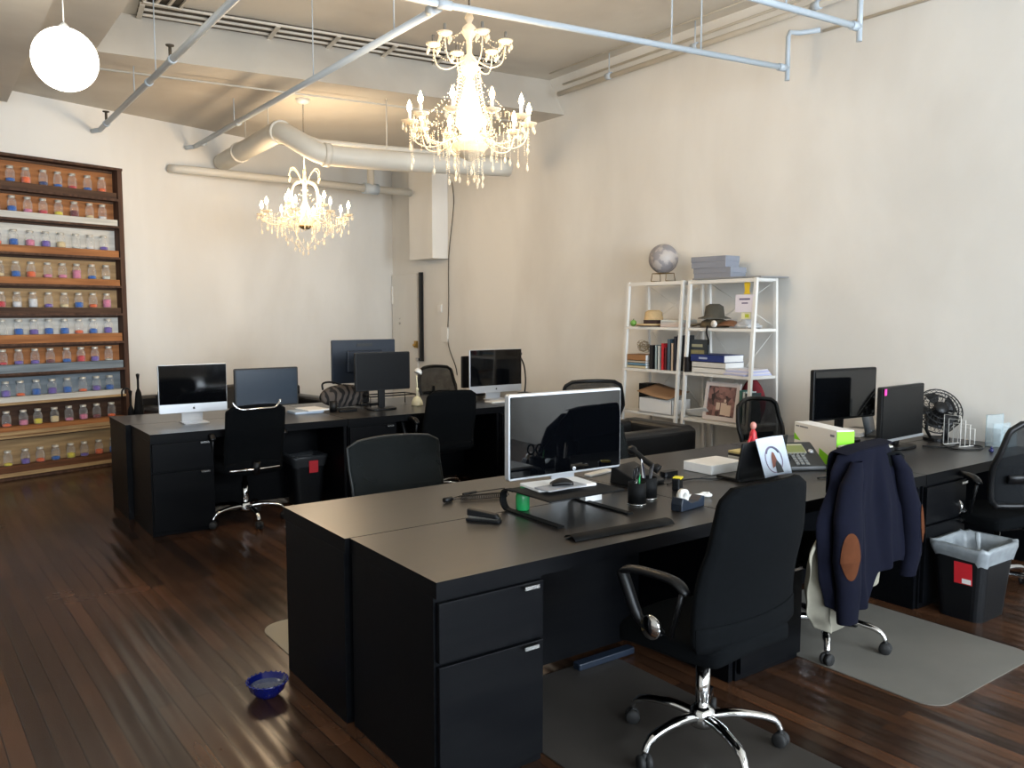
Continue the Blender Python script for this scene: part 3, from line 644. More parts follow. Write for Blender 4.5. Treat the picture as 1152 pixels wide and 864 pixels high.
MB().hexa([(-.07,-.015,.022),(.075,-.015,.014),(.075,.015,.014),(-.07,.015,.022)],[(-.07,-.015,.052),(.06,-.013,.036),(.06,.013,.036),(-.07,.015,.052)]).build('stapler_arm',M_blk,st,bevel=.006)
MB().box(-.065,.07,-.009,.009,.012,.024).build('staple_channel',M_steel,st)
# coiled handset cord
P=[]
for k in range(280):
    a=k*.62; x=1.985+.22*k/280; P.append((x,3.155-.06*k/280+.012*math.cos(a),ZD+.0145+.012*math.sin(a)))
cb=MB().tube(P,.0022,5).tube(smooth_pts([(2.02,3.15,ZD+.01),(1.98,3.18,ZD+.006),(1.93,3.18,ZD+.005),(1.92,3.17,ZD+.005),(2.0,3.22,ZD+.005),(2.09,3.24,ZD+.006),(2.14,3.25,ZD+.006),(2.3,3.25,ZD+.005)],6),.0025,5).tube([(1.905,3.165,ZD+.013),(1.95,3.175,ZD+.013)],.012,8).tube([(2.05,3.235,ZD+.009),(2.13,3.245,ZD+.009)],.007,6).build('coiled_phone_cord',M_blk); tag(cb,'black coiled telephone cord lying left of the silver-framed monitor','cord')
bt=thing('spray_bottle','small bottle of green liquid under the edge of the riser','bottle',(2.12,2.86,ZD))
MB().lathe([(0,0),(.028,0),(.031,.006),(.031,.06),(.026,.078),(.012,.09),(.012,.1)],16).build('bottle_body',mat('green_liquid',(40,150,84),.2),bt)
MB().lathe([(.014,.086),(.014,.09),(.006,.091),(.0,.092)],12).build('pump_cap',M_white,bt)
kb=tag(MB().rbox(.30,.17,.012,.01).build('white_pad',M_paper,loc=(2.27,2.80,ZD+.0985),rot=(0,0,-.1),bevel=.003),'stack of white papers on top of the black riser','papers')
tag(MB().rbox(.22,.10,.006,.008).build('grey_notebook',mat('notebook_grey',(150,152,156),.6),loc=(2.22,2.72,ZD+.1115),rot=(0,0,.05),bevel=.002),'grey notebook lying on the papers on the riser','notebook')
ms=MB().slab(lambda u,v:Vector(((u-.5)*.055*(1-.3*(2*v-1)**2),(v-.5)*.095,.008+.026*math.sin(PI*(.1+.8*u))*math.sin(PI*(.12+.76*v)))),Vector((0,0,-.008)),10,12).build('computer_mouse',M_blk,loc=(2.225,2.72,ZD+.118),rot=(0,0,1.2)); tag(ms,'black computer mouse on the notebook on the riser','mouse')
# pen cups
def pencup(loc,label,n,seed):
    random.seed(seed)
    t=thing('pen_cup',label,'pen holder',loc)
    MB().lathe([(0,.001),(.040,.001),(.041,.0),(.041,.1),(.0385,.1),(.0385,.006),(0,.006)],20).build('cup',M_blk2,t)
    MB().lathe([(.0415,.0),(.0425,.0),(.0425,.006),(.0415,.006)],20).build('base_ring',M_steel,t)
    return t
pencup((2.60,2.645,ZD),'black mesh pen cup holding scissors, in front',5,1); pencup((2.725,2.70,ZD),'black mesh pen cup with dark pens, behind the scissors cup',5,2)
def scissors(x,y,z,lb,m):
    t=thing('scissors',lb,'scissors',(x,y,z),.5)
    for s in (-1,1):
        MB().tube([(s*.022+.017*math.cos(a),0,.135+.026*math.sin(a)) for a in [2*PI*k/16 for k in range(16)]],.005,6,closed=True).build('handle',m,t)
        MB().hexa([(-s*.006-.004,-.002*s-.001,.01),(-s*.006+.004,-.002*s-.001,.01),(-s*.006+.004,-.002*s+.001,.01),(-s*.006-.004,-.002*s+.001,.01)],[(s*.012-.006,-.002*s-.001,.112),(s*.012+.006,-.002*s-.001,.112),(s*.012+.006,-.002*s+.001,.112),(s*.012-.006,-.002*s+.001,.112)]).build('blade',M_steel,t)
scissors(2.59,2.64,ZD+.008,'black-handled scissors standing in the front pen cup',M_blk)
for k,(cx,cy,dx,dy,c,nm) in enumerate([(2.62,2.65,.01,.012,(40,160,90),'green'),(2.725,2.70,.012,.0,(20,20,22),'thick black'),(2.735,2.71,.02,-.01,(60,60,64),'grey'),(2.71,2.69,-.02,.012,(16,18,40),'dark blue'),(2.72,2.715,-.004,.02,(220,220,220),'white-tipped')]):
    q=MB().tube([(cx,cy,ZD+.008),(cx+dx,cy+dy,ZD+.13+.01*k)],.004,7).tube([(cx+dx,cy+dy,ZD+.13+.01*k),(cx+dx*1.1,cy+dy*1.1,ZD+.14+.01*k)],[.004,.0015],7).build('pen',mat('pen_'+nm.replace(' ','_').replace('-','_'),c,.4)); tag(q,'%s pen standing in the %s pen cup'%(nm,'front' if k==0 else 'rear'),'pen',)
# left telephone handset and base behind cups
ph=thing('desk_telephone','black desk telephone behind the pen cups with handset raised','telephone',(2.93,2.98,ZD),.2)
MB().hexa([(-.10,-.10,0),(.10,-.10,0),(.10,.10,0),(-.10,.10,0)],[(-.10,-.10,.02),(.10,-.10,.02),(.10,.09,.09),(-.10,.09,.09)]).build('phone_body',M_blk,ph,bevel=.006)
MB().tube(smooth_pts([(.06,-.09,.07),(.055,-.06,.085),(.06,.0,.11),(.065,.06,.145),(.07,.09,.15)],4),[.024]*4+[.015]*9+[.024]*4,8).build('handset',M_blk,ph)
MB().box(-.08,.0,-.06,.0,.05,.053,Matrix.Rotation(.3,4,'X')).build('display',mat('lcd_dark',(40,50,50),.2),ph)
tag(MB().rbox(.2,.05,.012,.01).build('white_case',M_white,loc=(2.93,3.27,ZD+.0),rot=(0,0,.2),bevel=.003),'thin white case lying behind the pen cups','case')
tag(MB().box(-.05,.05,-.02,.02,0,.045).build('small_white_box',M_paper,loc=(2.48,2.82,ZD),bevel=.002),'small white box between the riser and the pen cups','box')
tp=thing('tape_dispenser','black tape dispenser at the right of the pen cups','tape dispenser',(2.73,2.46,ZD),.15)
MB().prism([(-.09,0),(.09,0),(.09,.045),(.07,.05),(.045,.03),(-.01,.028),(-.05,.05),(-.08,.06),(-.09,.03)],-.028,.028,Matrix.Rotation(PI/2,4,'X')).build('dispenser_body',M_bluescr,tp,bevel=.004)
MB().lathe([(.016,-.012),(.033,-.012),(.033,.012),(.016,.012),(.016,-.012)],20,Matrix.Translation((-.04,0,.058))@Matrix.Rotation(PI/2,4,'X')).build('tape_roll',M_white,tp)
q=MB().tube(smooth_pts([(2.82,2.60,ZD+.012),(2.88,2.57,ZD+.014),(2.94,2.56,ZD+.012)],4),.009,8).tube([(2.965+.022*math.cos(a),2.56+.022*math.sin(a),ZD+.012) for a in [2*PI*k/16 for k in range(14)]],.008,8).build('white_bottle_opener',M_white); tag(q,'white hook-shaped wrench lying beside the tape dispenser','wrench')
td=thing('tape_measure','black and yellow tape measure near the pen cups','tape measure',(2.97,2.745,ZD),.5)
MB().rbox(.07,.04,.06,.01).build('case',M_blk,td,bevel=.006); MB().box(-.02,.03,-.021,.02,.055,.064).build('yellow_top',mat('tool_yellow',(224,206,40),.4),td,bevel=.002)
q=MB().tube(smooth_pts([(3.0,2.84,ZD+.006),(3.1,2.87,ZD+.006),(3.22,2.85,ZD+.008),(3.3,2.8,ZD+.006),(3.38,2.78,ZD+.006)],6),.004,6).rbox(.1,.045,.03,.01,c=(3.18,3.0,ZD)).tube(smooth_pts([(3.13,3.0,ZD+.01),(3.0,3.02,ZD+.005),(2.95,3.08,ZD+.005),(3.1,3.16,ZD+.005)],5),.004,6).build('power_adapter',M_blk); tag(q,'black power adapter and cables behind the tape measure','adapter')
q=MB().slab(lambda u,v:Vector(((u-.5)*.50,(v-.5)*.075,.016*math.sin(PI*v)**.5+.002)),Vector((0,0,-.002)),6,8).build('wrist_rest',M_blk2,loc=(2.225,2.35,ZD+.001),rot=(0,0,-.06)); tag(q,'long black wrist rest along the front edge of the near desk','wrist rest')
tag(MB().rbox(.27,.20,.05,.006).build('white_flat_box',M_paper,loc=(3.52,2.99,ZD),bevel=.003),'flat white box behind the dark stand with the paper card','box')
# dark stand (laptop raised) with card
ls=thing('laptop_stand','black laptop propped upright behind the paper card','laptop',(3.49,2.72,ZD),-.05)
MB().rbox(.30,.16,.018,.01,c=(0.01,.03,0)).build('laptop_base',M_blk,ls,bevel=.003)
MB().slab(lambda u,v:Vector((-.17+.34*u+.02*v,-.06-.02*v,.018+.185*v+.02*math.sin(u*PI*.5)*v)),Vector((0,.014,0)),8,4).build('laptop_screen',M_blk,ls,bevel=.003)
pc=thing('paper_card','white paper card with a printed round emblem leaning behind the foreground chair','card',(3.48,2.585,ZD),-.12)
def pf(u,v): return Vector((-.095+.19*u+.045*(1-v)-.0,-.01+.012*math.sin(u*3)+.05*v*0,.03+.195*v+.008*u))
MB().slab(lambda u,v:pf(u,v)+Vector((0,.03*v,0)),Vector((0,.002,0)),8,8).build('card_sheet',mat('card_bluewhite',(214,226,242),.5),pc)
def onc(a,b,e=-.002): p=pf(a,b)+Vector((0,.03*b,0)); return p+Vector((0,e,0))
ring=[onc(.5+.30*math.cos(2*PI*k/28),.42+.34*math.sin(2*PI*k/28)) for k in range(28)]
MB().tube(ring,.0022,6,closed=True).build('emblem_ring',mat('print_mauve',(150,130,160),.6),pc)
MB().tube([onc(.5+.26*math.cos(a),.44+.30*math.sin(a)) for a in [.5+2.1*k/12 for k in range(13)]],.005,6).build('emblem_lettering',mat('print_grey',(110,112,134),.6),pc)
q=MB(); q.add([onc(a,c,-.0035) for a,c in ((.40,.2),(.44,.5),(.5,.62),(.56,.58),(.62,.35),(.58,.28))],[(0,1,2,3,4,5)]); q.cur=1; q.add([onc(a,c,-.0038) for a,c in ((.5,.06),(.52,.3),(.6,.4),(.70,.25),(.74,.06))],[(0,1,2,3,4)])
q.build('emblem_figure',[mat('print_brown',(140,86,70),.6),mat('print_dark',(56,60,62),.6)],pc)
# office telephone with display
tl=thing('office_telephone','black office telephone with olive display beside the lime and white box','telephone',(3.94,2.77,ZD),-.5)
MB().hexa([(-.13,-.11,0),(.13,-.11,0),(.13,.09,0),(-.13,.09,0)],[(-.13,-.11,.025),(.13,-.11,.025),(.13,.09,.13),(-.13,.09,.13)]).build('phone_body',mat('charcoal_plastic',(38,40,40),.45),tl,bevel=.008)
TS=Matrix.Translation((0,-.11,.0252))@Matrix.Rotation(math.atan(.105/.2),4,'X')
MB().box(-.05,.06,.115,.195,0,.006,TS).build('display_hood',mat('beige_trim',(168,164,140),.5),tl); MB().box(-.045,.055,.12,.18,.006,.009,TS).build('display',mat('olive_lcd',(112,118,66),.3),tl)
kq=MB()
for r in range(4):
    for c in range(3): kq.box(-.04+c*.028,-.02+c*.028,.015+r*.022,.03+r*.022,0,.006,TS)
for c in range(5): kq.box(-.045+c*.021,-.033+c*.021,.104,.111,.0,.008,TS)
kq.build('keypad',mat('key_grey',(120,122,120),.5),tl)
MB().lathe([(0,0),(.016,0),(.014,.008),(0,.008)],14,TS@Matrix.Translation((.09,.13,0))).build('navigation_key',M_alu,tl)
MB().tube(smooth_pts([(-.10,-.10,.06),(-.10,-.07,.07),(-.10,.0,.095),(-.10,.06,.135),(-.10,.085,.145)],4),[.024]*4+[.014]*9+[.024]*4,8).build('handset',M_blk,tl)
# lime and white carton
gb=thing('printer_carton','white carton with lime green end panel standing on the near desk','box',(4.22,2.83,ZD),0)
A=Vector((4.276,3.019,0))-Vector((4.22,2.83,0)); B_=Vector((4.119,2.636,0))-Vector((4.22,2.83,0)); dirn=(A-B_); nr=Vector((dirn.y,-dirn.x,0)).normalized()*.11
hgt=.205
MB().hexa([B_,B_+nr,A+nr,A],[p+Vector((0,0,hgt)) for p in (B_,B_+nr,A+nr,A)]).build('carton_body',M_paper,gb,bevel=.002)
e=-dirn.normalized()*.0015; up=Vector((0,0,1))
MB().hexa([B_+e*2+up*.002,B_+nr+e*2+up*.002,B_+nr+e*.3+up*.002,B_+e*.3+up*.002],[p+up*(hgt-.006) for p in (B_+e*2,B_+nr+e*2,B_+nr+e*.3,B_+e*.3)]).build('lime_end_panel',M_green,gb)
sd=-nr.normalized()*.0015
def tri(p,q,r,name,m): 
    MB().add([p+sd,q+sd,r+sd,p+sd*.2,q+sd*.2,r+sd*.2],[(0,1,2),(5,4,3),(0,3,4,1),(1,4,5,2),(2,5,3,0)]).build(name,m,gb)
def side(s,z): return B_+dirn*s+up*z
tri(side(.0,.004),side(.36,.004),side(0,.03),'lime_corner',M_green) if False else tri(side(.0,.002),side(.38,.002),side(.38,.085),'lime_wedge',M_green)
tri(side(.0,.002),side(.38,.085),side(.0,.03),'lime_wedge',M_green)
tri(side(.84,.10),side(.995,.10),side(.995,.14),'lime_wedge',M_green)
MB().hexa([side(.05,.165)+sd,side(.14,.165)+sd,side(.14,.165),side(.05,.165)],[side(.05,.178)+sd,side(.14,.178)+sd,side(.14,.178),side(.05,.178)]).build('grey_print_mark',mat('print_slate',(120,124,136),.6),gb)
for a,b2 in ((.66,.86),(.88,.96)): MB().hexa([side(a,.180)+sd,side(b2,.180)+sd,side(b2,.180),side(a,.180)],[side(a,.188)+sd,side(b2,.188)+sd,side(b2,.188),side(a,.188)]).build('printed_line',mat('print_slate',(120,124,136),.6),gb)
# small black computer box with light top edge
q=thing('small_desktop_computer','black box-shaped device with pale top behind the draped jacket','computer',(4.13,2.47,ZD),-.1)
MB().rbox(.28,.16,.135,.01).build('device_body',M_blk,q,bevel=.004); MB().rbox(.27,.15,.008,.01,c=(0,0,.135)).build('pale_top',mat('pale_top',(188,188,178),.5),q)
# stack of folders behind telephone
for k,(c,nm) in enumerate((((200,200,196),'grey'),((24,24,26),'black'),((206,190,130),'manila'))):
    tag(MB().rbox(.26,.20,.014,.004).build('file_folder',mat('folder_'+nm,c,.6),loc=(4.02,3.1,ZD+.15+.0145*k-.15),bevel=.002),'%s folder in the small stack behind the office telephone'%nm,'folder','folders stacked behind the telephone')
# little red figure
rf_=thing('red_figurine','small red figurine standing behind the black laptop','figurine',(3.95,3.12,ZD)) if False else thing('red_figurine','small red figurine standing behind the black laptop','figurine',(3.85,2.99,ZD)); rf_.scale=(.9,.9,1.12)
MB().lathe([(0,0),(.022,0),(.024,.02),(.018,.07),(.026,.12),(.02,.16),(.009,.175)],14).build('figurine_body',mat('toy_red',(190,40,48),.4),rf_); MB().ball((0,0,.193),.02).build('figurine_head',mat('toy_skin',(206,140,128),.5),rf_)
MB().tube([(.02,0,.14),(.045,.0,.11),(.04,-.01,.08)],.008,7).tube([(-.02,0,.14),(-.045,.0,.11),(-.04,-.01,.08)],.008,7).build('figurine_arms',mat('toy_red',(190,40,48),.4),rf_)
# cables right
q=MB().tube(smooth_pts([(3.9,2.5,ZD+.006),(3.8,2.42,ZD+.006),(3.86,2.36,ZD+.006),(3.95,2.4,ZD+.006),(3.88,2.47,ZD+.006),(3.75,2.5,ZD+.006)],6),.005,6).build('black_cable',M_blk); tag(q,'black cable coiled on the desk in front of the office telephone','cable')
q=MB().tube(smooth_pts([(5.2,2.72,ZD+.006),(5.32,2.6,ZD+.006),(5.45,2.62,ZD+.006),(5.5,2.5,ZD+.006),(5.35,2.45,ZD+.006),(5.25,2.55,ZD+.006),(5.4,2.7,ZD+.006)],6),.005,6).build('black_cable',M_blk); tag(q,'black cable looping between the right monitor and the wire file holder','cable')
tag(MB().slab(lambda u,v:Vector(((u-.5)*.14,(v-.5)*.36,.012+.01*math.sin(PI*u))),Vector((0,0,-.012)),4,6).build('computer_keyboard',M_blk,loc=(4.78,3.22,ZD),rot=(0,0,1.3)),'black keyboard under the glossy right monitor','keyboard') if False else None
# desk fan
fn=thing('desk_fan','round black desk fan tilted against the right wall','fan',(5.57,2.82,ZD),-.15)
MB().rbox(.16,.14,.02,.05,c=(0,0,0)).tube([(0,-.07,.01),(0,-.06,.10),(0,-.02,.14)],.014,8).tube([(-.10,0,.17),(-.11,0,.08),(-.06,0,.015),(.06,0,.015),(.11,0,.08),(.10,0,.17)],.011,8).build('fan_stand',M_blk,fn)
FM=Matrix.Translation((0,0,.195))@Matrix.Scale(1.15,4)@Matrix.Rotation(-.5,4,'Z')@Matrix.Rotation(PI/2-.55,4,'X')
def fring(r,z,rr,n=28): return [FM@Vector((r*math.cos(2*PI*k/n),r*math.sin(2*PI*k/n),z)) for k in range(n)],rr
g=MB()
for r,z in ((.128,-.03),(.128,.03),(.10,.045),(.07,.05)): g.tube(fring(r,z,0)[0],.004,6,closed=True)
for k in range(28):
    a=2*PI*k/28; g.tube([FM@Vector((r*math.cos(a+s),r*math.sin(a+s),z)) for r,z,s in ((.035,.052,0),(.08,.05,.15),(.12,.04,.3),(.128,.0,.32),(.12,-.045,.3),(.04,-.055,0))],.0018,4)
g.lathe([(0,.056),(.036,.056),(.04,.045),(.04,.04)],20,FM); g.lathe([(.04,-.04),(.045,-.08),(.03,-.09),(0,-.09)],16,FM); g.build('fan_grille',M_blk,fn)
g=MB()
for k in range(5):
    a0=2*PI*k/5
    g.slab(lambda u,v:FM@Vector(((.03+.085*v)*math.cos(a0+u*.9),(.03+.085*v)*math.sin(a0+u*.9),-.015+.03*u)),FM.to_3x3()@Vector((0,0,.003)),4,4)
g.lathe([(0,-.02),(.035,-.02),(.035,.03),(0,.032)],16,FM); g.build('fan_blades',M_blk,fn)
# wire file holder
wf=thing('wire_file_holder','white wire step file holder on the desk beside the fan','file holder',(5.47,2.60,ZD),-.2)
g=MB()
for k in range(4):
    x=-.09+.045*k; h=.20-.03*k; g.tube([(x,-.05,.004),(x,-.05,h),(x,.07,h),(x,.07,.004)],.0032,6)
g.tube([(-.10,-.05,.004),(.07,-.05,.004)],.0032,6); g.tube([(-.10,.07,.004),(.07,.07,.004)],.0032,6)
g.build('wire_frame',M_white,wf)
ac=clear_mat('clear_acrylic',(190,208,214),.12,.1)
wf2=thing('acrylic_organizer','clear acrylic letter organizer at the wall end of the desk','organizer',(5.64,2.44,ZD),-.2)
MB().box(-.08,.08,-.05,.05,0,.004).box(-.08,.08,.046,.05,0,.20).box(-.08,.08,-.002,.002,0,.15).box(-.08,.08,-.05,-.046,0,.09).box(-.08,-.076,-.05,.05,0,.12).box(.076,.08,-.05,.05,0,.12).build('acrylic_sheets',ac,wf2)
MB().tube([(-.08,.05,.2),(.08,.05,.2),(.08,.05,0),(-.08,.05,0)],.003,6,closed=True).build('edge_wire',mat('pale_wire',(170,186,192),.4),wf2)
q=thing('blue_ornament','tiny dark blue figurine near the right end of the desk','figurine',(5.33,2.36,ZD)); MB().ball((0,0,.014),.014).ball((.016,0,.012),.009,10,6).ball((0,0,.032),.008,10,6).build('ornament_body',M_blue,q); MB().tube([(.02,0,.012),(.034,0,.018)],.003,6).build('ornament_tail',M_blue,q)
lp2=thing('open_laptop','grey laptop partly open behind the right monitor','laptop',(5.47,3.12,ZD),.3)
MB().rbox(.26,.20,.015,.01).build('laptop_base',M_grim,lp2,bevel=.002); MB().slab(lambda u,v:Vector(((u-.5)*.26,.10+.03*v,.015+.13*v)),Vector((0,.007,0)),2,2).build('laptop_screen',mat('laptop_screen_grey',(90,98,106),.3),lp2)
tag(MB().rbox(.22,.3,.03,.005).build('paper_pile',M_paper,loc=(5.33,3.35,ZD),rot=(0,0,.2),bevel=.003),'pile of papers between the two right-hand monitors and the wall','papers')
# ------------------------------------------------------------------ far desk items
lamp=thing('cream_desk_lamp','small cream table lamp with dome base on the far desks','lamp',(3.75,6.70,ZD))
MB().lathe([(0,0),(.052,0),(.055,.008),(.048,.045),(.03,.075),(.012,.088),(0,.09)],20).build('dome_base',mat('cream_enamel',(222,216,184),.4),lamp)
MB().tube([(0,0,.085),(0,0,.20),(-.006,0,.28)],.006,8).ball((0,0,.15),.016).build('stem',mat('cream_enamel',(222,216,184),.4),lamp)
MB().lathe([(.0,.03),(.022,.028),(.036,.012),(.04,-.01),(.034,-.014),(0,-.006)],18,Matrix.Translation((.012,0,.31))@Matrix.Rotation(.5,4,'Y')).build('lamp_shade',M_white,lamp)
bl=thing('black_desk_lamp','black bent-arm desk lamp beside the large all-in-one computer','lamp',(5.20,6.98,ZD),0)
MB().lathe([(0,0),(.08,0),(.08,.015),(.02,.025),(0,.025)],20).build('lamp_base',M_blk,bl)
MB().tube(smooth_pts([(0,0,.02),(.01,0,.15),(-.01,0,.30),(-.07,0,.41),(-.10,0,.42)],5),.008,8).build('lamp_arm',M_blk,bl)
MB().tube([(-.05,0,.425),(-.09,0,.43),(-.15,0,.405)],[.02,.032,.026],12).build('lamp_head',M_blk,bl)
# patterned bag
def bagm():
    m=mat('zebra_pattern',(40,36,34),.9); nt=m.node_tree; b=nt.nodes['Principled BSDF']; tc=nt.nodes.new('ShaderNodeTexCoord'); w=nt.nodes.new('ShaderNodeTexWave'); w.inputs['Scale'].default_value=4.5; w.inputs['Distortion'].default_value=14; w.inputs['Detail Scale'].default_value=1.1
    r=nt.nodes.new('ShaderNodeValToRGB'); r.color_ramp.elements[0].position=.35; r.color_ramp.elements[1].position=.6; r.color_ramp.elements[0].color=lin((22,20,20)); r.color_ramp.elements[1].color=lin((84,76,70))
    nt.links.new(tc.outputs['Object'],w.inputs['Vector']); nt.links.new(w.outputs['Fac'],r.inputs[0]); nt.links.new(r.outputs[0],b.inputs['Base Color']); return m
def bagf(u,v):
    a=2*PI*u; t=v; prof=math.sin(PI*min(1,max(.02,t)))**.42
    return Vector((.24*math.copysign(abs(math.cos(a))**.7,math.cos(a))*prof*(1-.1*t),.07*math.copysign(abs(math.sin(a))**.7,math.sin(a))*prof+.005*math.sin(7*a),.005+.20*t+.008*math.sin(3*a)*t))
bg=thing('patterned_bag','soft dark bag with a swirling animal pattern on the far desks','bag',(3.13,6.95,ZD),.05)
MB().grid(bagf,36,14,closed=True).build('bag_body',bagm(),bg); MB().tube(smooth_pts([(-.2,.0,.17),(-.19,.02,.225),(-.1,.03,.232),(0,.02,.20)],5),.009,7).build('bag_handle',M_blk,bg)
tag(MB().rbox(.26,.19,.02,.01).build('white_laptop',mat('pale_blue_grey',(176,190,206),.4),loc=(2.70,6.78,ZD),bevel=.003),'closed pale silver laptop on the far desks beside the monitor with the blue-tinted screen','laptop')
tag(MB().rbox(.20,.26,.012,.006).build('notepad',M_paper,loc=(2.76,6.79,ZD+.0205),rot=(0,0,.1),bevel=.002),'white notepad resting on the pale silver laptop','notepad')
cpn=thing('dark_cup','small dark cup next to the patterned bag','cup',(2.92,6.70,ZD)); MB().lathe([(0,0),(.03,0),(.036,.09),(.033,.09),(.028,.006),(0,.006)],16).build('cup_body',M_blk,cpn); MB().tube([(.032,0,.02),(.055,0,.03),(.055,0,.06),(.035,0,.075)],.005,6).build('cup_handle',M_blk,cpn)
tag(MB().rbox(.17,.045,.022,.01).build('black_glasses_case',M_blk,loc=(3.02,6.62,ZD),rot=(0,0,.1),bevel=.005),'flat black case lying in front of the patterned bag','case')
tag(MB().rbox(.42,.13,.014,.01).build('computer_keyboard',M_white,loc=(4.62,6.50,ZD),bevel=.003),'white keyboard in front of the large all-in-one computer','keyboard') 
q=MB()
for a,b2 in (((3.55,6.8,.0),(3.62,6.92,.0)),): pass
q=thing('metal_tray_rack','thin black wire rack on the far desks behind the thin monitor','rack',(3.52,6.85,ZD)); MB().tube([(-.22,-.1,.004),(-.22,-.1,.10),(.25,-.08,.10),(.25,-.08,.004)],.006,6).tube([(-.22,.1,.004),(-.22,.1,.10),(.25,.12,.10),(.25,.12,.004)],.006,6).tube([(-.22,-.1,.1),(-.22,.1,.1)],.006,6).tube([(.25,-.08,.1),(.25,.12,.1)],.006,6).build('rack_frame',M_blk,q)
# umbrella-shaped bundle behind the far desk, on its own stand
um=thing('umbrella_stand','black umbrella stand with folded umbrellas behind the left end of the far desks','umbrella stand',(1.60,8.02,0))
MB().lathe([(0,0),(.10,0),(.10,.02),(.085,.03),(.09,.55),(.095,.56),(.085,.56),(.08,.04),(0,.04)],18).build('stand_body',M_blk,um)
for k,(x,y,h) in enumerate(((.02,0,1.05),(-.045,.01,.90))):
    t=thing('folded_umbrella',('tall' if k==0 else 'hook-handled')+' black folded umbrella in the stand by the far desks','umbrella',(1.60+x,8.02+y,.045))
    MB().lathe([(0,0),(.008,.02),(.035,.45),(.042,h-.38),(.025,h-.22),(.010,h-.18),(.010,h-.1),(.016,h-.06),(.016,h-.05),(0,h-.045)],12).build('canopy',M_blk2,t)
    if k: MB().tube([(0,0,h-.12),(-.0,0,h-.06)]+[(-.035+.035*math.cos(a),0,h-.06+.035*math.sin(a)) for a in [PI*j/8 for j in range(9)]]+[(-.07,0,h-.10)],.008,8).build('hook_handle',M_blk,t)
# ------------------------------------------------------------------ sofas
sf_=thing('leather_sofa','long black leather sofa against the back wall behind the far desks','sofa',(2.86,8.95,0),.19)
MB().box(-.95,.95,-.40,.42,.06,.34).build('sofa_base',M_leather,sf_,bevel=.03,seg=3)
for s in (-1,1): MB().box(s*.95-(.18 if s>0 else 0),s*.95+(0 if s>0 else .18),-.44,.44,.06,.64).build('armrest',M_leather,sf_,bevel=.05,seg=4)
for s in (-1,0,1): MB().box(s*.52-.255,s*.52+.255,-.42,.25,.34,.48).build('seat_cushion',M_leather,sf_,bevel=.04,seg=4)
for s in (-1,0,1): MB().hexa([(s*.52-.255,.14,.46),(s*.52+.255,.14,.46),(s*.52+.255,.36,.46),(s*.52-.255,.36,.46)],[(s*.52-.255,.24,.80),(s*.52+.255,.24,.80),(s*.52+.255,.40,.80),(s*.52-.255,.40,.80)]).build('back_cushion',M_leather,sf_,bevel=.05,seg=4)
MB().box(-.95,.95,.36,.46,.06,.74).build('sofa_back',M_leather,sf_,bevel=.03)
for x in (-.85,.85):
    for y in (-.34,.34): MB().box(x-.03,x+.03,y-.03,y+.03,0,.062).build('leg',M_blk,sf_)
ar=thing('leather_armchair','black leather club armchair in front of the white shelves','armchair',(4.52,4.72,0),PI/2*0)
MB().box(-.40,.42,-.34,.34,.06,.34).build('chair_base',M_leather,ar,bevel=.03)
for s in (-1,1): MB().box(-.40,.42,s*.36-(.15 if s>0 else 0),s*.36+(0 if s>0 else .15),.06,.71).build('armrest',M_leather,ar,bevel=.045,seg=4)
MB().box(.25,.42,-.34,.34,.06,.72).build('backrest',M_leather,ar,bevel=.045,seg=4)
MB().box(-.40,.24,-.2,.2,.34,.50).build('seat_cushion',M_leather,ar,bevel=.04,seg=4)
for x in (-.34,.36):
    for y in (-.28,.28): MB().box(x-.025,x+.025,y-.025,y+.025,0,.062).build('leg',M_blk,ar)
# ------------------------------------------------------------------ white shelves
zsh=[1.866,1.47,1.09,.70,.30]
def xfront(z): return 5.42-(1.866-z)*.055
def shelf_unit(y0,y1,label,top_grey):
    t=thing('white_ladder_shelf',label,'shelf',(5.5,(y0+y1)/2,0),0,'white metal ladder shelves by the right wall'); oy=(y0+y1)/2
    for y in (y0+.014,y1-.014):
        MB().hexa([(xfront(0)-5.5-.013,y-oy-.013,0),(xfront(0)-5.5+.013,y-oy-.013,0),(xfront(0)-5.5+.013,y-oy+.013,0),(xfront(0)-5.5-.013,y-oy+.013,0)],[(5.42-5.5-.013,y-oy-.013,1.875),(5.42-5.5+.013,y-oy-.013,1.875),(5.42-5.5+.013,y-oy+.013,1.875),(5.42-5.5-.013,y-oy+.013,1.875)]).build('front_post',M_white,t)
        MB().hexa([(.226,y-oy-.013,0),(.252,y-oy-.013,0),(.252,y-oy+.013,0),(.226,y-oy+.013,0)],[(.15,y-oy-.013,1.875),(.176,y-oy-.013,1.875),(.176,y-oy+.013,1.875),(.15,y-oy+.013,1.875)]).build('back_post',M_white,t)
        MB().box(-.075,.165,y-oy-.01,y-oy+.01,1.85,1.872).build('top_rail',M_white,t)
    for i,z in enumerate(zsh):
        xf=xfront(z)-5.5
        xk=.235-.075*z/1.87; MB().box(xf+.0,xk-.02,y0-oy+.028,y1-oy-.028,z-.022,z-.002 if i else z+.006).build('shelf_board',M_white,t)
        MB().box(xf-.013,xf+.013,y0-oy+.026,y1-oy-.026,z-.026,z-.002).build('shelf_rim',M_white,t)
        if i: 
            for y in (y0+.014,y1-.014): MB().box(xf,xk,y-oy-.009,y-oy+.009,z-.026,z-.004).build('side_rail',M_white,t)
    MB().tube([(.21,y0-oy+.02,.72),(.18,y1-oy-.02,1.46)],.003,6).tube([(.21,y1-oy-.02,.72),(.18,y0-oy+.02,1.46)],.003,6).tube([(.18,y0-oy+.02,1.48),(.165,y1-oy-.02,1.85)],.003,6).tube([(.18,y1-oy-.02,1.48),(.165,y0-oy+.02,1.85)],.003,6).build('cross_brace',M_white,t)
shelf_unit(4.97,5.665,'white metal ladder shelf with the globe on top, left of the pair',0)
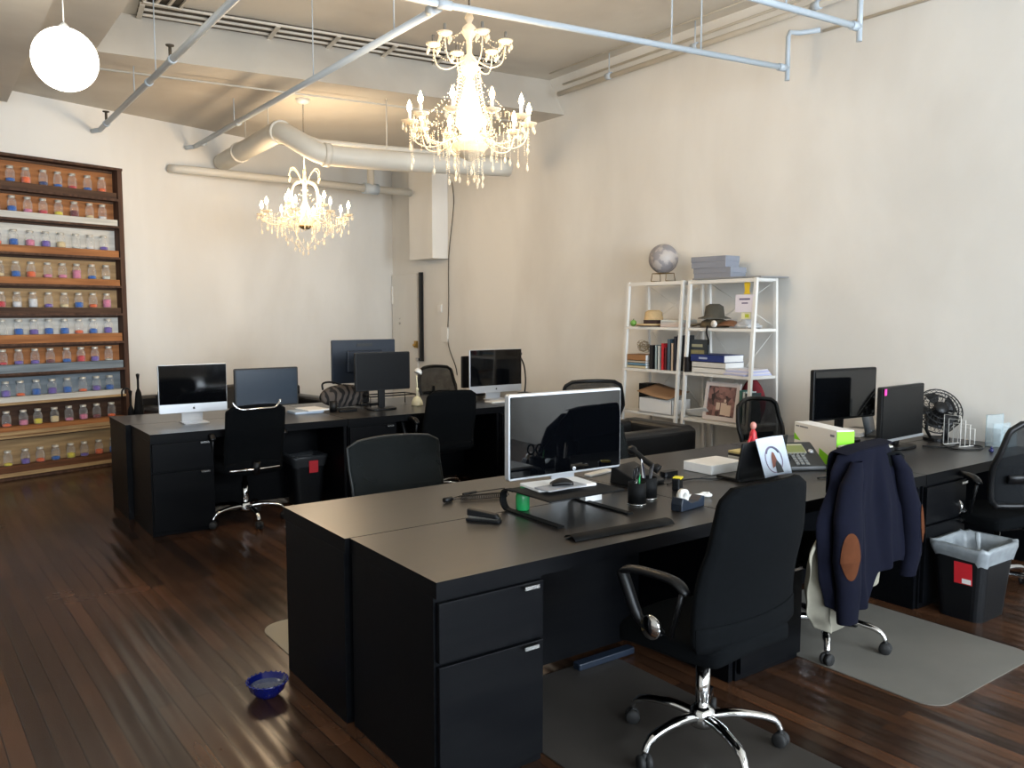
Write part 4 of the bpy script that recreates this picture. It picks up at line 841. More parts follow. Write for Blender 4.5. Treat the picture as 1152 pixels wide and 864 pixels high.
shelf_unit(4.20,4.915,'white metal ladder shelf with grey boxes on top, right of the pair',1)
gb_=MB().hexa([(5.40,4.86,1.8745),(5.42,4.17,1.8745),(5.745,4.15,1.8745),(5.70,4.90,1.8745)],[(5.40,4.86,1.886),(5.42,4.17,1.886),(5.745,4.15,1.886),(5.70,4.90,1.886)]).build('loose_board',mat('grey_board',(132,132,132),.5)); tag(gb_,'grey board lying on top of the right shelf, overhanging its end','board')
# globe
gl=thing('globe','pale grey world globe on a gold wire stand on top of the left shelf','globe',(5.50,5.30,1.873))
gm=mat('globe_map',(150,146,146),.5); nt=gm.node_tree; bb=nt.nodes['Principled BSDF']; tc=nt.nodes.new('ShaderNodeTexCoord'); n=nt.nodes.new('ShaderNodeTexNoise'); n.inputs['Scale'].default_value=9; n.inputs['Detail'].default_value=6; r=nt.nodes.new('ShaderNodeValToRGB'); r.color_ramp.elements[0].position=.47; r.color_ramp.elements[1].position=.53; r.color_ramp.elements[0].color=lin((138,134,136)); r.color_ramp.elements[1].color=lin((176,168,162)); nt.links.new(tc.outputs['Object'],n.inputs['Vector']); nt.links.new(n.outputs['Fac'],r.inputs[0]); nt.links.new(r.outputs[0],bb.inputs['Base Color'])
MB().ball((0,0,.205),.132,32,20).build('sphere',gm,gl)
g=MB(); 
g.tube([(-.06,-.09,.006),(-.05,-.085,.075),(-.05,.085,.075),(-.06,.09,.006)],.004,6); g.tube([(.06,-.09,.006),(.05,-.085,.075),(.05,.085,.075),(.06,.09,.006)],.004,6)
g.tube([(-.06,-.09,.005),(.06,-.09,.005)],.004,6); g.tube([(-.06,.09,.005),(.06,.09,.005)],.004,6); g.tube([(-.05,-.085,.075),(.05,-.085,.075)],.004,6); g.tube([(-.05,.085,.075),(.05,.085,.075)],.004,6); g.build('wire_stand',mat('dark_brass',(120,100,64),.4,.8),gl)
M_box=mat('slate_box',(132,136,146),.6)
def lidbox(loc,w,d,h,label,rz=0,m=M_box):
    t=thing('storage_box',label,'box',loc,rz,'grey storage boxes on the right shelf'); MB().box(-w/2+.004,w/2-.004,-d/2+.004,d/2-.004,0,h-.03).build('box_body',m,t); MB().box(-w/2,w/2,-d/2,d/2,h-.045,h).build('lid',m,t,bevel=.002)
lidbox((5.54,4.69,1.8865),.20,.40,.085,'lower slate grey storage box on top of the right shelf'); lidbox((5.53,4.73,1.972),.19,.36,.095,'upper slate grey storage box, topmost of the two',.05)
# contents level 1.47
ht=thing('straw_hat','straw fedora with dark band on the left shelf','hat',(5.52,5.43,1.47))
MB().lathe([(.0,.018),(.085,.016),(.155,.008),(.165,.014),(.16,.022),(.09,.026),(.088,.06),(.078,.13),(.05,.150),(0,.138)],28).build('hat_body',mat('straw',(196,170,128),.9,noise=.08,nscale=40),ht); MB().lathe([(.0915,.027),(.092,.058),(.087,.06)],28).build('hat_band',mat('band_dark',(52,36,36),.8),ht)
MB().lathe([(.06,.0),(.15,.004),(.158,.010),(.16,.006)],28).build('brim_underside',mat('brim_brown',(84,52,40),.9),ht)
q=thing('green_trinket','small green ball ornament at the left end of the shelf beside the hat','ornament',(5.43,5.60,1.47)); MB().ball((0,0,.03),.03).build('ball',mat('leaf_green',(110,160,70),.5),q); MB().tube([(0,0,.055),(.004,0,.07)],.004,6).build('stalk',M_blk,q)
for k in range(3): tag(MB().rbox(.24,.22,.02,.004).build('paper_stack',mat('pinkish_paper_%d'%k,(206-6*k,190+3*k,182+4*k),.8),loc=(5.53,5.13,1.4705+.021*k),rot=(0,0,.06*k),bevel=.002),['lowest','middle','top'][k]+' sheaf of pinkish papers right of the straw hat','papers')
ht=thing('olive_hat','dark olive felt hat resting on top of the camouflage cap','hat',(5.50,4.70,1.545),.0)
MB().lathe([(0,.010),(.09,.008),(.135,.0),(.14,.006),(.085,.022),(.082,.05),(.074,.105),(.04,.125),(0,.115)],26).build('hat_body',mat('olive_felt',(74,70,60),.9,noise=.1,nscale=20),ht)
ca=thing('camouflage_cap','camouflage cap with brown brim under the olive hat','cap',(5.53,4.72,1.473),.3)
cm=mat('camouflage',(92,80,58),.9,noise=.45,nscale=14)
MB().lathe([(0,.0),(.12,.0),(.125,.02),(.11,.05),(.07,.068),(0,.07)],22).build('cap_crown',cm,ca); MB().slab(lambda u,v:Vector(((u-.5)*.16*(1-.3*v*v),.10+.13*v,.03-.02*v+.01*math.sin(PI*u))),Vector((0,0,-.006)),8,6).build('cap_brim',cm,ca)
q=thing('brown_pouch','brown leather pouch on the right shelf beside the hats','pouch',(5.50,4.53,1.47)); MB().slab(lambda u,v:Vector(((u-.5)*.14,(v-.5)*.18,.01+.055*math.sin(PI*(.1+.8*u))*math.sin(PI*(.1+.8*v))**.5)),Vector((0,0,-.01)),8,8).build('pouch_body',mat('tan_leather',(122,84,58),.7),q); MB().box(-.02,.02,-.072,-.066,.02,.05).build('pouch_clasp',M_blk,q)
q=thing('hanging_strap','black strap with a white round tag hanging over the shelf edge','strap',(5.381,4.66,1.47)); MB().slab(lambda u,v:Vector((-.006-.004*math.sin(v*6),.015*(u-.5)+.01*math.sin(v*5),.02-.16*v)),Vector((-.003,0,0)),2,10).build('strap',M_blk2,q); MB().lathe([(0,-.004),(.03,-.004),(.03,.004),(0,.004)],20,Matrix.Translation((-.002,-.06,.033))@Matrix.Rotation(PI/2,4,'Y')).build('round_tag',M_white,q)
M_clr=clear_mat('clear_plastic',(220,224,228),.35,.15)
q=thing('plastic_bag','crumpled clear plastic packaging right of the brown pouch','packaging',(5.54,4.40,1.474)); MB().slab(lambda u,v:Vector(((u-.5)*.18,(v-.5)*.18,.02+.05*math.sin(PI*u)*math.sin(PI*v)+.01*math.sin(17*u)*math.sin(13*v))),Vector((0,0,-.02)),12,12).build('film',M_clr,q); MB().ball((.0,.02,.05),.028,10,8).build('crumple',M_clr,q)
q=thing('paper_sign','white paper sign fixed at the right front post of the shelf','sign',(5.40,4.305,1.60),0)
MB().box(-.001,.001,-.095,.095,0,.14).build('sheet',mat('sign_paper',(224,218,226),.7),q)
MB().box(-.003,-.0012,-.05,.055,.098,.112).box(-.003,-.0012,-.03,.03,.068,.078).build('blurred_print_line',mat('print_violet',(110,100,130),.7),q)
q=thing('yellow_card','small yellow and green price card below the paper sign','card',(5.41,4.30,1.545),0); MB().box(-.001,.001,-.045,.045,0,.055).build('card',mat('card_cream',(232,230,190),.7),q); MB().box(-.002,-.0011,-.03,.01,.012,.04).build('green_print',mat('print_yellowgreen',(196,206,60),.7),q)
q=thing('yellow_tag','yellow hanging tag under the top of the right shelf','tag',(5.43,4.31,1.745)); MB().prism([(-.03,.0),(.03,.0),(.022,.03),(.03,.09),(0,.1),(-.03,.09),(-.022,.03)],-.002,.002,Matrix.Rotation(PI/2,4,'Z')@Matrix.Rotation(PI/2,4,'X')).build('tag_plate',mat('tag_yellow',(226,192,40),.6),q); MB().tube([(0,0,.095),(0,0,.103)],.002,5).build('tag_string',M_vent,q)
# level 1.09 left shelf: books
def book(x,y,z,w,t_,h,c,label,lean=0,group='upright books on the left white shelf',m=None,flat=False):
    # spine faces -x, w along x (depth), t_ along y
    o=thing('book',label,'book',(x,y,z),0,group); m=m or mat('cover_%d_%d_%d'%c,c,.6)
    R=Matrix.Rotation(lean,4,'X')
    if not flat:
        MB().box(0,w,-t_/2,-t_/2+.003,0,h,R).box(0,w,t_/2-.003,t_/2,0,h,R).box(0,.003,-t_/2,t_/2,0,h,R).build('cover',m,o)
        MB().box(.003,w-.004,-t_/2+.003,t_/2-.003,.003,h-.004,R).build('pages',M_paper,o)
    else:
        MB().box(0,w,-h/2,h/2,0,.003).box(0,w,-h/2,h/2,t_-.003,t_).box(0,.003,-h/2,h/2,0,t_).build('cover',m,o)
        MB().box(.003,w-.004,-h/2+.004,h/2-.004,.003,t_-.003).build('pages',M_paper,o)
    return o
xb=5.40; zz=1.0885
specs=[(5.335,.045,.215,(24,24,28),'black book, leftmost upright volume on the left shelf'),(5.275,.03,.215,(150,168,172),'pale blue-grey book right of the leftmost black book'),(5.24,.03,.21,(206,210,206),'white-spined book left of the red book'),(5.195,.035,.235,(196,30,44),'bright red book among the upright books'),(5.16,.025,.20,(96,28,36),'dark maroon book right of the bright red one'),(5.12,.04,.275,(70,92,108),'tall slate blue book on the left shelf'),(5.08,.03,.24,(188,170,150),'beige book between the slate blue and dark books'),(5.045,.035,.30,(40,44,60),'tall dark navy book, second from the right'),(5.01,.03,.31,(30,32,36),'tallest near-black book at the right end of the row')]
for y,t_,h,c,lb in specs: book(xb,y,zz,.19,t_-.002,h,c,lb,0)
for k,(c,t_,lb) in enumerate((((196,184,150),.025,'lowest flat cream book on the left shelf'),((110,150,176),.022,'flat blue book above the cream one'),((190,178,160),.02,'flat grey-tan book under the wooden one'),((156,112,72),.055,'thick brown wooden-covered book on top of the flat stack'))):
    book(5.38,5.505,zz+.0005*k+[0,.0255,.048,.0685][k],.17,t_,.24,c,lb,flat=True,group='flat books on the left white shelf')
q=thing('dried_wreath','tangled dried twig ball on the flat books','decoration',(5.46,5.49,zz+.126)); g=MB(); random.seed(4)
for k in range(14):
    a=random.uniform(0,PI); ax=Vector((random.uniform(-1,1),random.uniform(-1,1),random.uniform(-1,1))).normalized(); Rm=Matrix.Rotation(a,3,ax); r=random.uniform(.035,.055)
    g.tube([Rm@Vector((r*math.cos(2*PI*j/14),1.3*r*math.sin(2*PI*j/14),0))+Vector((0,0,.073)) for j in range(14)],.0022,4,closed=True)
g.build('twigs',mat('twig',(150,136,112),.9),q)
# level 1.09 right shelf
bb_=book(5.44,4.84,zz,.02,.25,.28,(46,54,58),'large dark book with a tan cover picture leaning at the left of the right shelf',group='large books on the right white shelf')
MB().box(-.002,-.0005,-.09,.06,.05,.19).build('cover_picture',mat('cover_tan',(128,120,82),.7,noise=.3,nscale=20),bb_); MB().box(-.002,-.0005,-.07,.05,.215,.24).build('cover_title_band',mat('cover_title',(150,148,120),.7),bb_)
book(5.36,4.89,zz,.12,.025,.13,(26,22,22),'short dark book squeezed behind the left post of the right shelf',group='large books on the right white shelf')
for k in range(2): book(5.39,4.66,zz+.0475*k,.24,.047,.36,(214-8*k,212-8*k,206-8*k),['lower','upper'][k]+' thick white binder under the blue one',flat=True,group='large books on the right white shelf')
q=book(5.385,4.67,zz+.096,.25,.06,.36,(28,48,112),'thick navy blue binder lying on the white binders',flat=True,group='large books on the right white shelf'); MB().box(-.0015,0,-.0,.09,.022,.038).build('spine_title_print',mat('spine_print',(170,180,206),.6),q)
for k in range(4): tag(MB().rbox(.30-.02*k,.24,.012,.003).build('paper_stack',mat('paper_tint_%d'%(k%2),(214,212,218) if k%2 else (186,190,222),.8),loc=(5.52,4.36,zz+.0003+.0125*k),rot=(0,0,.1*k-.15),bevel=.001),['lowest','second','third','topmost'][k]+' loose paper sheaf right of the binders','papers')
# level .70
zz=.699
q=thing('open_carton','open white carton with brown lid flap on the left shelf','carton',(5.46,5.22,zz),0)
g=MB(); w,d,h=.24,.40,.13
g.box(-w/2,w/2,-d/2,d/2,0,.005).box(-w/2,-w/2+.005,-d/2,d/2,0,h).box(w/2-.005,w/2,-d/2,d/2,0,h).box(-w/2,w/2,-d/2,-d/2+.005,0,h).box(-w/2,w/2,d/2-.005,d/2,0,h); g.build('carton_body',M_paper,q)
MB().slab(lambda u,v:Vector((-w/2-.03+.28*v,-d/2+.02+u*(d-.02),h+.012+.055*v+.05*(u**1.5))),Vector((0,0,-.006)),10,4).build('lid_flap',mat('cardboard_brown',(140,108,78),.8),q)
MB().ball((-.02,-.08,.11),.045,12,8).ball((.04,.05,.10),.04,12,8).build('crumpled_tissue',M_white,q)
tag(MB().box(-.06,.06,-.07,.07,0,.24).build('black_box',M_blk2,loc=(5.56,5.52,zz),bevel=.004),'black box standing behind the open carton','box')
tag(MB().slab(lambda u,v:Vector((.10*v-.05,-.14+.28*u,.10*(1-v)*(1-.5*u)+.005)),Vector((0,0,-.004)),5,5).build('folded_flyer',M_paper,loc=(5.42,4.80,zz)),'folded white flyer at the left end of the right lower shelf','paper') 
pf_=thing('framed_photograph','framed photograph of a crowd in a pale frame on the right lower shelf','picture frame',(5.40,4.54,zz+.002),0)
Rt=Matrix.Rotation(.16,4,'Y')
fw,fh=.36,.32
MB().box(-.010,.010,-fw/2,-fw/2+.035,0,fh,Rt).box(-.010,.010,fw/2-.035,fw/2,0,fh,Rt).box(-.010,.010,-fw/2+.035,fw/2-.035,0,.035,Rt).box(-.010,.010,-fw/2+.035,fw/2-.035,fh-.035,fh,Rt).build('frame',mat('pale_frame',(206,198,196),.5),pf_,bevel=.002)
pm=mat('photo_print',(70,50,52),.4); nt=pm.node_tree; bbn=nt.nodes['Principled BSDF']; tc=nt.nodes.new('ShaderNodeTexCoord'); vo=nt.nodes.new('ShaderNodeTexVoronoi'); vo.inputs['Scale'].default_value=26; r=nt.nodes.new('ShaderNodeValToRGB'); r.color_ramp.elements[0].color=lin((40,30,34)); r.color_ramp.elements[1].color=lin((150,110,104)); sp=nt.nodes.new('ShaderNodeSeparateColor'); nt.links.new(tc.outputs['Object'],vo.inputs['Vector']); nt.links.new(vo.outputs['Color'],sp.inputs[0]); nt.links.new(sp.outputs[0],r.inputs[0]); nt.links.new(r.outputs[0],bbn.inputs['Base Color'])
MB().box(-.004,.002,-fw/2+.034,fw/2-.034,.034,fh-.034,Rt).build('print',pm,pf_)
q=MB(); 
for (y,z,sy,sz) in ((-.03,.10,.03,.05),(-.08,.09,.025,.045),(.03,.12,.02,.03)): q.box(-.0055,-.0042,y-sy,y+sy,z-sz,z+sz,Rt)
q.box(-.0055,-.0042,-.05,-.03,.155,.18,Rt); q.build('pale_figures',mat('photo_pale',(206,186,170),.5),pf_)
MB().box(.012,.075,-.02,.02,.0,.008).box(.066,.075,-.02,.02,0,.15).build('easel_back',M_blk,pf_)
for k,(c,lb) in enumerate((((60,110,100),'teal upright book right of the framed photograph'),((190,198,196),'pale grey upright book right of the teal one'),((44,60,60),'dark green upright book at the right end of the lower shelf'))): book(5.40,4.325-.032*k,zz,.16,.028,.27-.01*k,c,lb,group='books beside the framed photograph')
q=thing('red_bag','crumpled dark red bag on the right lower shelf','bag',(5.58,4.355,zz+.002)) 
MB().grid(lambda u,v:Vector(((.07+.012*math.sin(5*2*PI*u))*math.cos(2*PI*u)*math.sin(PI*min(.98,.12+v*.88))**.5,(.12+.015*math.sin(3*2*PI*u))*math.sin(2*PI*u)*math.sin(PI*min(.985,.12+v*.88))**.6,.004+.36*v)),30,14,closed=True).build('bag_body',mat('dark_red_cloth',(120,28,40),.8,noise=.2,nscale=12),q)
MB().tube(smooth_pts([(0,-.04,.34),(0,-.02,.38),(0,.03,.375),(0,.04,.34)],4),.006,6).build('bag_loop',mat('dark_red_cloth',(120,28,40),.8),q)
# ------------------------------------------------------------------ floor things
def chairmat(pts,label,m):
    t=MB(); t.prism(pts,0.001,.005); o=t.build('chair_mat',m); o['kind']='';del o['kind']; return tag(o,label,'floor mat')
def rr(x0,x1,y0,y1,r=.1): return [(x+(x0+x1)/2,y+(y0+y1)/2) for x,y in rrect(x1-x0,y1-y0,r,6)]
chairmat(rr(3.27,4.19,1.60,2.80),'worn grey plastic chair mat under the jacket chair',M_mat_grey)
chairmat(rr(1.78,2.57,1.25,2.78),'dark grey chair mat under the foreground chair',mat('dark_mat',(54,50,46),.45,noise=.12,nscale=3))
chairmat(rr(1.35,2.50,3.56,4.09,.12),'beige chair mat peeping out behind the left end of the near desks',M_mat_beige)
bw=thing('blue_bowl','cobalt blue glazed bowl with scalloped rim on the floorboards','bowl',(1.20,3.50,0)) if False else thing('blue_bowl','cobalt blue glazed bowl with scalloped rim on the floorboards','bowl',(1.127,3.315,0))
MB().lathe([(0,.0),(.04,.0),(.045,.004),(.07,.03),(.082,.062),(.086,.068),(.079,.066),(.066,.034),(.04,.012),(0,.010)],32).build('bowl_body',M_blue,bw)
g=MB()
for k in range(24): a=2*PI*k/24; g.ball((.083*math.cos(a),.083*math.sin(a),.066),.0055,8,6)
g.build('scalloped_rim',M_blue,bw); MB().lathe([(0,.045),(.069,.045)],28).build('water',clear_mat('water',(120,130,150),.35,.02),bw)
# bins
def bin_(loc,rz,label,w,d,h,liner,lm):
    t=thing('waste_bin',label,'bin',loc,rz)
    def wall(k,z,off=0): return [Vector((x,y,z)) for x,y in rrect(w*k+off,d*k+off,.05,5)]
    rings=[(.80,0),(.86,h*.3),(.93,h*.65),(1,h)]
    vs=[];n=len(rrect(1,1,.05,5))
    for k,z in rings: vs+=wall(k,z)
    for k,z in reversed(rings): vs+=wall(k-.02,max(z,.01))
    fs=[(i*n+j,i*n+(j+1)%n,(i+1)*n+(j+1)%n,(i+1)*n+j) for i in range(7) for j in range(n)]; fs.append(tuple(range(n-1,-1,-1))); fs.append(tuple(7*n+j for j in range(n)))
    MB().add(vs,fs,False).build('bin_body',mat('bin_black',(10,12,15),.45,spec=.3),t)
    vs=[]; pr=[(.93,h-.058,.016),(.975,h-.035,.022),(1.0,h-.01,.03),(1.0,h+.012,.03),(.97,h+.01,-.01),(.93,h-.04,-.02),(.90,h*.62,-.02)]
    for k,z,o_ in pr:
        R_=rrect(w*k+o_,d*k+o_,.05,5)
        for j,(x,y) in enumerate(R_): vs.append(Vector((x*(1+.01*math.sin(j*2.3+z*60)),y*(1+.012*math.sin(j*1.7+z*40)),z+.006*math.sin(j*1.9)+(-.025*(j%n>n/2) if z<h-.04 and k>.92 and o_>0 else 0))))
    fs=[(i*n+j,i*n+(j+1)%n,(i+1)*n+(j+1)%n,(i+1)*n+j) for i in range(len(pr)-1) for j in range(n)]; fs.append(tuple((len(pr)-1)*n+j for j in range(n)))
    MB().add(vs,fs,True).build('bag_liner',lm,t)
    return t
M_lin=mat('grey_liner',(128,134,138),.35,noise=.15,nscale=25); M_lin2=mat('dark_liner',(46,48,50),.4)
bn=bin_((4.51,2.06,0),0.0,'black waste bin with grey bag liner and red label, on the right of the floor',.36,.28,.385,1,M_lin)
LT=Matrix.Rotation(-.09,4,'Y'); MB().box(-.1465,-.143,-.075,.015,.21,.325,LT).build('red_label',M_red,bn); MB().box(-.1475,-.1465,-.07,-.025,.215,.24,LT).build('white_label_patch',M_paper,bn)
MB().tube(smooth_pts([(.02,-.02,.30),(.05,0,.36),(.08,.02,.42)],4),[.01]*5+[.014]*4,7,flat=.4).build('liner_fold',M_lin,bn)
b2=bin_((2.62,6.62,0),.05,'black waste bin with dark liner and red label under the far desks',.30,.24,.40,1,M_lin2)
MB().box(-.02,.06,-.131,-.127,.27,.37).build('red_label',M_red,b2)
tag(MB().rbox(.34,.05,.03,.01).build('foot_bar',M_bluescr,loc=(2.50,2.74,.0055),bevel=.004),'slate blue bar lying under the near desk left of the foreground chair','bar')
q=MB().tube(smooth_pts([(1.86,2.79,.66),(1.865,2.785,.5),(1.93,2.78,.36),(1.97,2.78,.22),(1.95,2.775,.06),(1.99,2.76,.006)],6),.004,6).build('yellow_cable',mat('dull_yellow',(120,100,50),.6)); tag(q,'thin yellowish cable hanging under the near desk','cable')
# ------------------------------------------------------------------ lights: globe
gp=thing('globe_pendant','round white glowing globe pendant hanging at the upper left','lamp',(.815,5.68,3.1))
MB().ball((0,0,0),.182,40,24).build('glass_globe',M_globe,gp); MB().tube([(0,0,.18),(0,0,.6)],.004,6).build('cord',M_white,gp); MB().lathe([(0,.215),(.012,.21),(.03,.19),(.034,.172)],16).build('cap',M_white,gp); MB().lathe([(0,.60),(.05,.60),(.045,.57),(0,.56)],16).build('ceiling_rose',M_white,gp)
# chandeliers
def drop_mesh(name,s=1.0):
    b=MB(); b.lathe([(0,0),(.0028*s,-.004*s),(.0035*s,-.009*s),(.001,-.013*s),(.006*s,-.022*s),(.0095*s,-.034*s),(.006*s,-.046*s),(0,-.054*s)],6); me=bpy.data.meshes.new(name); me.from_pydata(b.v,[],b.f); me.materials.append(M_crys); return me
DM=drop_mesh('crystal_drop',1.0)
DM2=drop_mesh('crystal_drop',1.15)
def drops(t,pts,me):
    for p in pts:
        o=bpy.data.objects.new('crystal_drop',me); COL.objects.link(o); o.parent=t; o.location=p; o.rotation_euler=(0,0,random.uniform(0,6))
def beads(b,pts,r=.0055):
    for p in pts: b.add([Vector(p)+Vector(q)*r for q in ((1,0,0),(0,1,0),(-1,0,0),(0,-1,0),(0,0,1.2),(0,0,-1.2))],[(0,1,4),(1,2,4),(2,3,4),(3,0,4),(1,0,5),(2,1,5),(3,2,5),(0,3,5)])
def lerp_chain(a,c,n,sag):
    a=Vector(a);c=Vector(c); return [a.lerp(c,i/n)-Vector((0,0,sag*4*(i/n)*(1-i/n))) for i in range(n+1)]
def candle_arm(t,a,R,zh,zc,lit,rb=.0045,zb=None,bulbs=True,s=1.0):
    c,sn_=math.cos(a),math.sin(a); zb=zb if zb is not None else zc-.12
    P=smooth_pts([(c*.03,sn_*.03,zh),(c*R*.3,sn_*R*.3,zh-.03),(c*R*.62,sn_*R*.62,zb),(c*R*.9,sn_*R*.9,zb+.03),(c*R,sn_*R,zc-.01)],5)
    arm=MB().tube(P,rb,7).build('arm',M_crys,t)
    MB().lathe([(0,0),(.018*s,.0),(.045*s,.014),(.05*s,.024),(.044*s,.018),(.016*s,.008),(0,.008)],16,c=(c*R,sn_*R,zc)).build('bobeche',M_crys,arm)
    MB().lathe([(0,.008),(.010*s,.008),(.010*s,.075),(.007*s,.078),(0,.078)],10,c=(c*R,sn_*R,zc)).build('candle_sleeve',M_white if lit else mat('grey_sleeve',(110,106,98),.5),arm)
    if lit: MB().lathe([(0,.078),(.008,.08),(.016,.098),(.017,.112),(.010,.132),(.003,.150),(0,.156)],10,c=(c*R,sn_*R,zc)).build('bulb',M_bulb,arm)
    return Vector((c*R,sn_*R,zc))
def chandelier1():
    random.seed(11)
    t=thing('crystal_chandelier','large two-tier crystal chandelier hanging in front of the ceiling grille','chandelier',(2.98,4.60,0)); 
    MB().tube([(0,0,ZH),(0,0,3.50)],.008,8).lathe([(0,ZH),(.06,ZH),(.05,ZH-.03),(0,ZH-.05)],16).build('hanging_rod',M_chrome,t)
    MB().lathe([(0,3.50),(.02,3.50),(.03,3.47),(.015,3.44),(.045,3.41),(.05,3.38),(.02,3.34),(.018,3.25),(.06,3.20),(.055,3.14),(.022,3.10),(.05,3.0),(.085,2.88),(.09,2.80),(.05,2.74),(.10,2.70),(.12,2.66),(.06,2.60),(.02,2.58),(0,2.57)],20).build('stem',M_crys,t)
    MB().lathe([(0,2.60),(.05,2.61),(.09,2.63),(.05,2.625),(0,2.615)],16).build('bottom_cup',M_brass,t)
    dr=[]; bd=MB()
    up=[candle_arm(t,2*PI*k/6+.3,.235,3.22,3.30,False,zb=3.16,s=1.0) for k in range(6)]
    lo=[candle_arm(t,2*PI*k/10+.1,.385,2.74,2.80,True,zb=2.66,s=1.1) for k in range(10)]
    for p in up:
        for j in range(4): a=2*PI*j/4+.4; dr.append(p+Vector((.045*math.cos(a),.045*math.sin(a),.012)))
        q=p+Vector((0,0,-.03)); beads(bd,[q-Vector((0,0,.018*i)) for i in range(4)])
        beads(bd,lerp_chain(p,(0,0,3.44),12,.03),.005)
    for i in range(6): beads(bd,lerp_chain(up[i],up[(i+1)%6],12,.05),.005)
    for p in lo:
        for j in range(4): a=2*PI*j/4; dr.append(p+Vector((.048*math.cos(a),.048*math.sin(a),.01)))
        n=random.choice([4,6,8]); beads(bd,[p-Vector((0,0,.02+.019*i)) for i in range(n)])
        beads(bd,lerp_chain(p,(p.x*.15,p.y*.15,3.12),16,.05),.005)
    for i in range(10): beads(bd,lerp_chain(lo[i],lo[(i+1)%10],12,.06),.0055)
    drops(t,dr,DM)
    d2=[]
    for k in range(60):
        a=2*PI*k/60+random.uniform(-.05,.05); R=random.choice([.09,.15,.21,.27,.33,.38]); z=2.68+.10*(R/.38)-random.uniform(0,.05); zend=random.uniform(2.40,2.52)+.16*(R/.38)
        n=max(3,int((z-zend)/.0135)); P=[(R*math.cos(a),R*math.sin(a),z-.0135*i) for i in range(n)]; beads(bd,P,.0042)
        if k%2==0: d2.append(Vector(P[-1])-Vector((0,0,.008)))
    for z,R in ((2.70,.16),(2.72,.26),(2.76,.36),(2.84,.30)):
        for k in range(48):
            a=2*PI*k/48; beads(bd,[(R*math.cos(a),R*math.sin(a),z+.012*math.cos(6*a)-.012*i) for i in range(random.choice([1,2,3,5]))],.0052)
    drops(t,d2,DM2)
    for k in range(26):   # bead curtain around the hourglass
        a=2*PI*k/26; beads(bd,[( (.07+.10*(i/20)**2)*math.cos(a),(.07+.10*(i/20)**2)*math.sin(a),3.16-.021*i) for i in range(21)],.0055)
    o=bd.build('bead_strings',M_crys,t); o['kind']='stuff'; o.data.polygons.foreach_set('use_smooth',[False]*len(o.data.polygons))
    return t
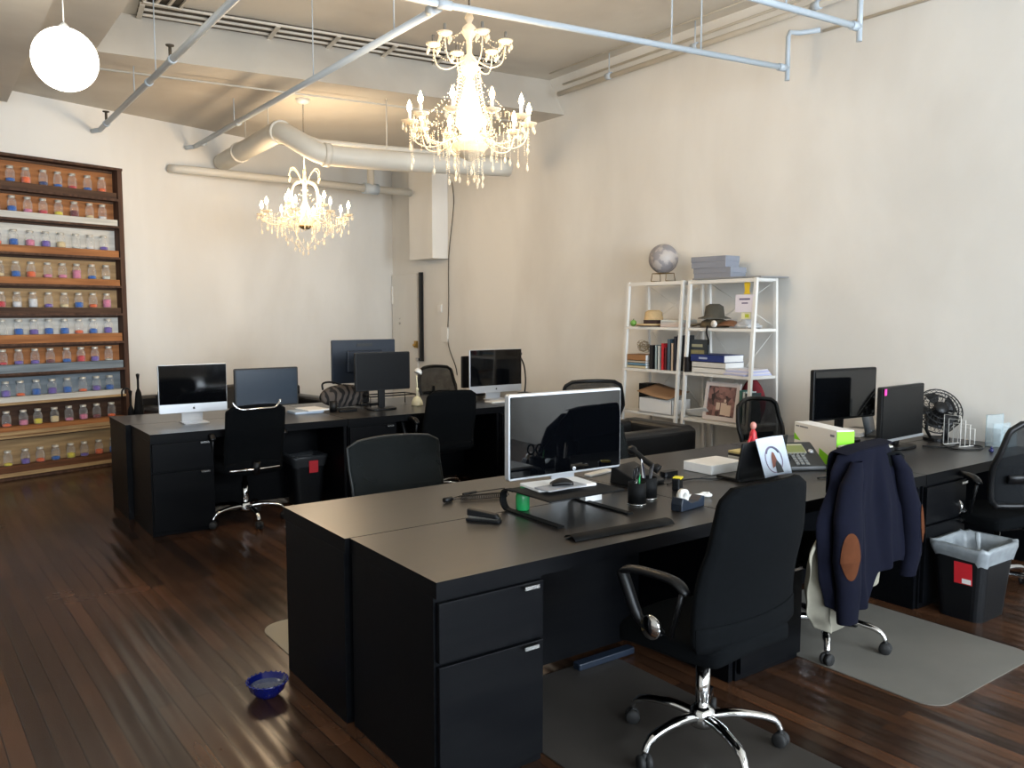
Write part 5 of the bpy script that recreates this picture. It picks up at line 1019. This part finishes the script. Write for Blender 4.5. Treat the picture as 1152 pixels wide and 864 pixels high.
def chandelier2():
    random.seed(12)
    t=thing('crystal_chandelier','smaller brass-toned crystal chandelier hanging over the far desks','chandelier',(3.235,8.02,0))
    MB().tube([(0,0,ZL-.03),(0,0,3.02)],.008,8).build('hanging_rod',M_steel,t); MB().lathe([(0,ZL),(.07,ZL),(.06,ZL-.035),(.02,ZL-.05),(0,ZL-.055)],18).build('canopy',M_white,t)
    MB().lathe([(0,3.02),(.02,3.0),(.012,2.94),(.035,2.90),(.02,2.86),(.018,2.70),(.05,2.64),(.06,2.58),(.09,2.52),(.07,2.47),(.03,2.43),(0,2.41)],18).build('stem',M_crys,t)
    MB().lathe([(0,2.42),(.04,2.43),(.075,2.46),(.04,2.455),(0,2.45)],16).build('bottom_cup',mat('dark_brass',(120,100,64),.4,.8),t)
    dr=[]; bd=MB(); d2=[]
    for k in range(6):
        a=2*PI*k/6+.2; c,s=math.cos(a),math.sin(a)
        MB().tube(smooth_pts([(c*.04,s*.04,2.90),(c*.07,s*.07,2.97),(c*.12,s*.12,3.02),(c*.16,s*.16,3.0),(c*.165,s*.165,2.96)],4),.006,6).build('crown_curl',M_crys,t)
        d2.append(Vector((c*.165,s*.165,2.955)))
        MB().tube(smooth_pts([(c*.03,s*.03,2.90),(c*.12,s*.12,2.86),(c*.15,s*.15,2.74),(c*.12,s*.12,2.60),(c*.07,s*.07,2.54)],4),.009,7).build('cage_rib',M_crys,t)
    lo=[candle_arm(t,2*PI*k/8+.2,.43,2.58,2.555,True,zb=2.47,s=1.0) for k in range(8)]+[candle_arm(t,2*PI*k/4+.5,.24,2.60,2.64,True,zb=2.55,s=.9) for k in range(4)]
    for i,p in enumerate(lo):
        for j in range(5): a=2*PI*j/5; dr.append(p+Vector((.045*math.cos(a),.045*math.sin(a),.012)))
        if i<8: beads(bd,[p-Vector((0,0,.02+.02*j)) for j in range(5)],.006); d2.append(p-Vector((0,0,.12)))
    for i in range(8): beads(bd,lerp_chain(lo[i],lo[(i+1)%8],12,.07),.006); beads(bd,lerp_chain(lo[i],(0,0,2.86),14,.1),.0055)
    for R,z,n in ((.36,2.46,14),(.28,2.41,12),(.19,2.34,10),(.10,2.28,7),(.03,2.23,2)):
        for k in range(n): a=2*PI*k/n+R*9; d2.append(Vector((R*math.cos(a),R*math.sin(a),z+random.uniform(-.02,.02))))
    for R0,z0_,R1,z1_ in ((.36,2.46,.03,2.23),):
        for k in range(8): a=2*PI*k/8; beads(bd,lerp_chain((R0*math.cos(a),R0*math.sin(a),z0_+.04),(R1*math.cos(a),R1*math.sin(a),z1_),18,.02),.005)
    for z,R in ((2.50,.14),(2.50,.26),(2.52,.38),(2.60,.20)):
        for k in range(54):
            a=2*PI*k/54; beads(bd,[(R*math.cos(a),R*math.sin(a),z+.015*math.cos(8*a)-.017*i) for i in range(random.choice([1,2,3,5,6]))],.0062)
    drops(t,dr[:45],DM); drops(t,d2,DM2)
    o=bd.build('bead_strings',M_crys,t); o['kind']='stuff'; o.data.polygons.foreach_set('use_smooth',[False]*len(o.data.polygons))
    return t
ch1=chandelier1(); ch2=chandelier2()
def plight(loc,w,color,r,name,parent=None):
    L=bpy.data.lights.new(name,'POINT'); L.energy=w; L.color=color; L.shadow_soft_size=r; o=bpy.data.objects.new(name,L); COL.objects.link(o); o.location=loc; return o
plight((2.98,4.60,2.92),70,(1,.76,.5),.3,'chandelier_glow'); plight((3.235,8.02,2.74),65,(1,.76,.5),.3,'chandelier_glow')
plight((.815,5.68,2.86),14,(1,.92,.8),.1,'globe_glow')
# daylight through the windows behind the camera
for i,(a,c) in enumerate(wins):
    L=bpy.data.lights.new('window_daylight','AREA'); L.shape='RECTANGLE'; L.size=c-a; L.size_y=z1-z0 if False else 2.5; L.energy=[180,320,430][i]; L.color=(.80,.90,1)
    o=bpy.data.objects.new('window_daylight',L); COL.objects.link(o); o.location=((a+c)/2,YF-.28,2.05); o.rotation_euler=(PI/2,0,0)
    o.rotation_euler=(-PI/2,0,0) if False else (PI/2,0,0)
w=bpy.data.worlds.new('World'); sc.world=w; w.use_nodes=True; bgn=w.node_tree.nodes['Background']; bgn.inputs[0].default_value=(.75,.87,1,1); bgn.inputs[1].default_value=2.2
# ------------------------------------------------------------------ camera
yaw,pitch=math.radians(35.8),math.radians(4.95)
f=Vector((math.sin(yaw)*math.cos(pitch),math.cos(yaw)*math.cos(pitch),-math.sin(pitch))); r=Vector((math.cos(yaw),-math.sin(yaw),0)); u=r.cross(f)
cam=bpy.data.cameras.new('camera'); co=bpy.data.objects.new('camera',cam); COL.objects.link(co)
co.matrix_world=Matrix(((r.x,u.x,-f.x,0),(r.y,u.y,-f.y,0),(r.z,u.z,-f.z,1.6),(0,0,0,1)))
cam.sensor_width=36; cam.lens=36*932/1152; cam.clip_start=.05; sc.camera=co
sc.view_settings.view_transform='Standard'; sc.view_settings.look='None'; sc.view_settings.exposure=.12; sc.view_settings.gamma=1; sc.view_settings.use_curve_mapping=False
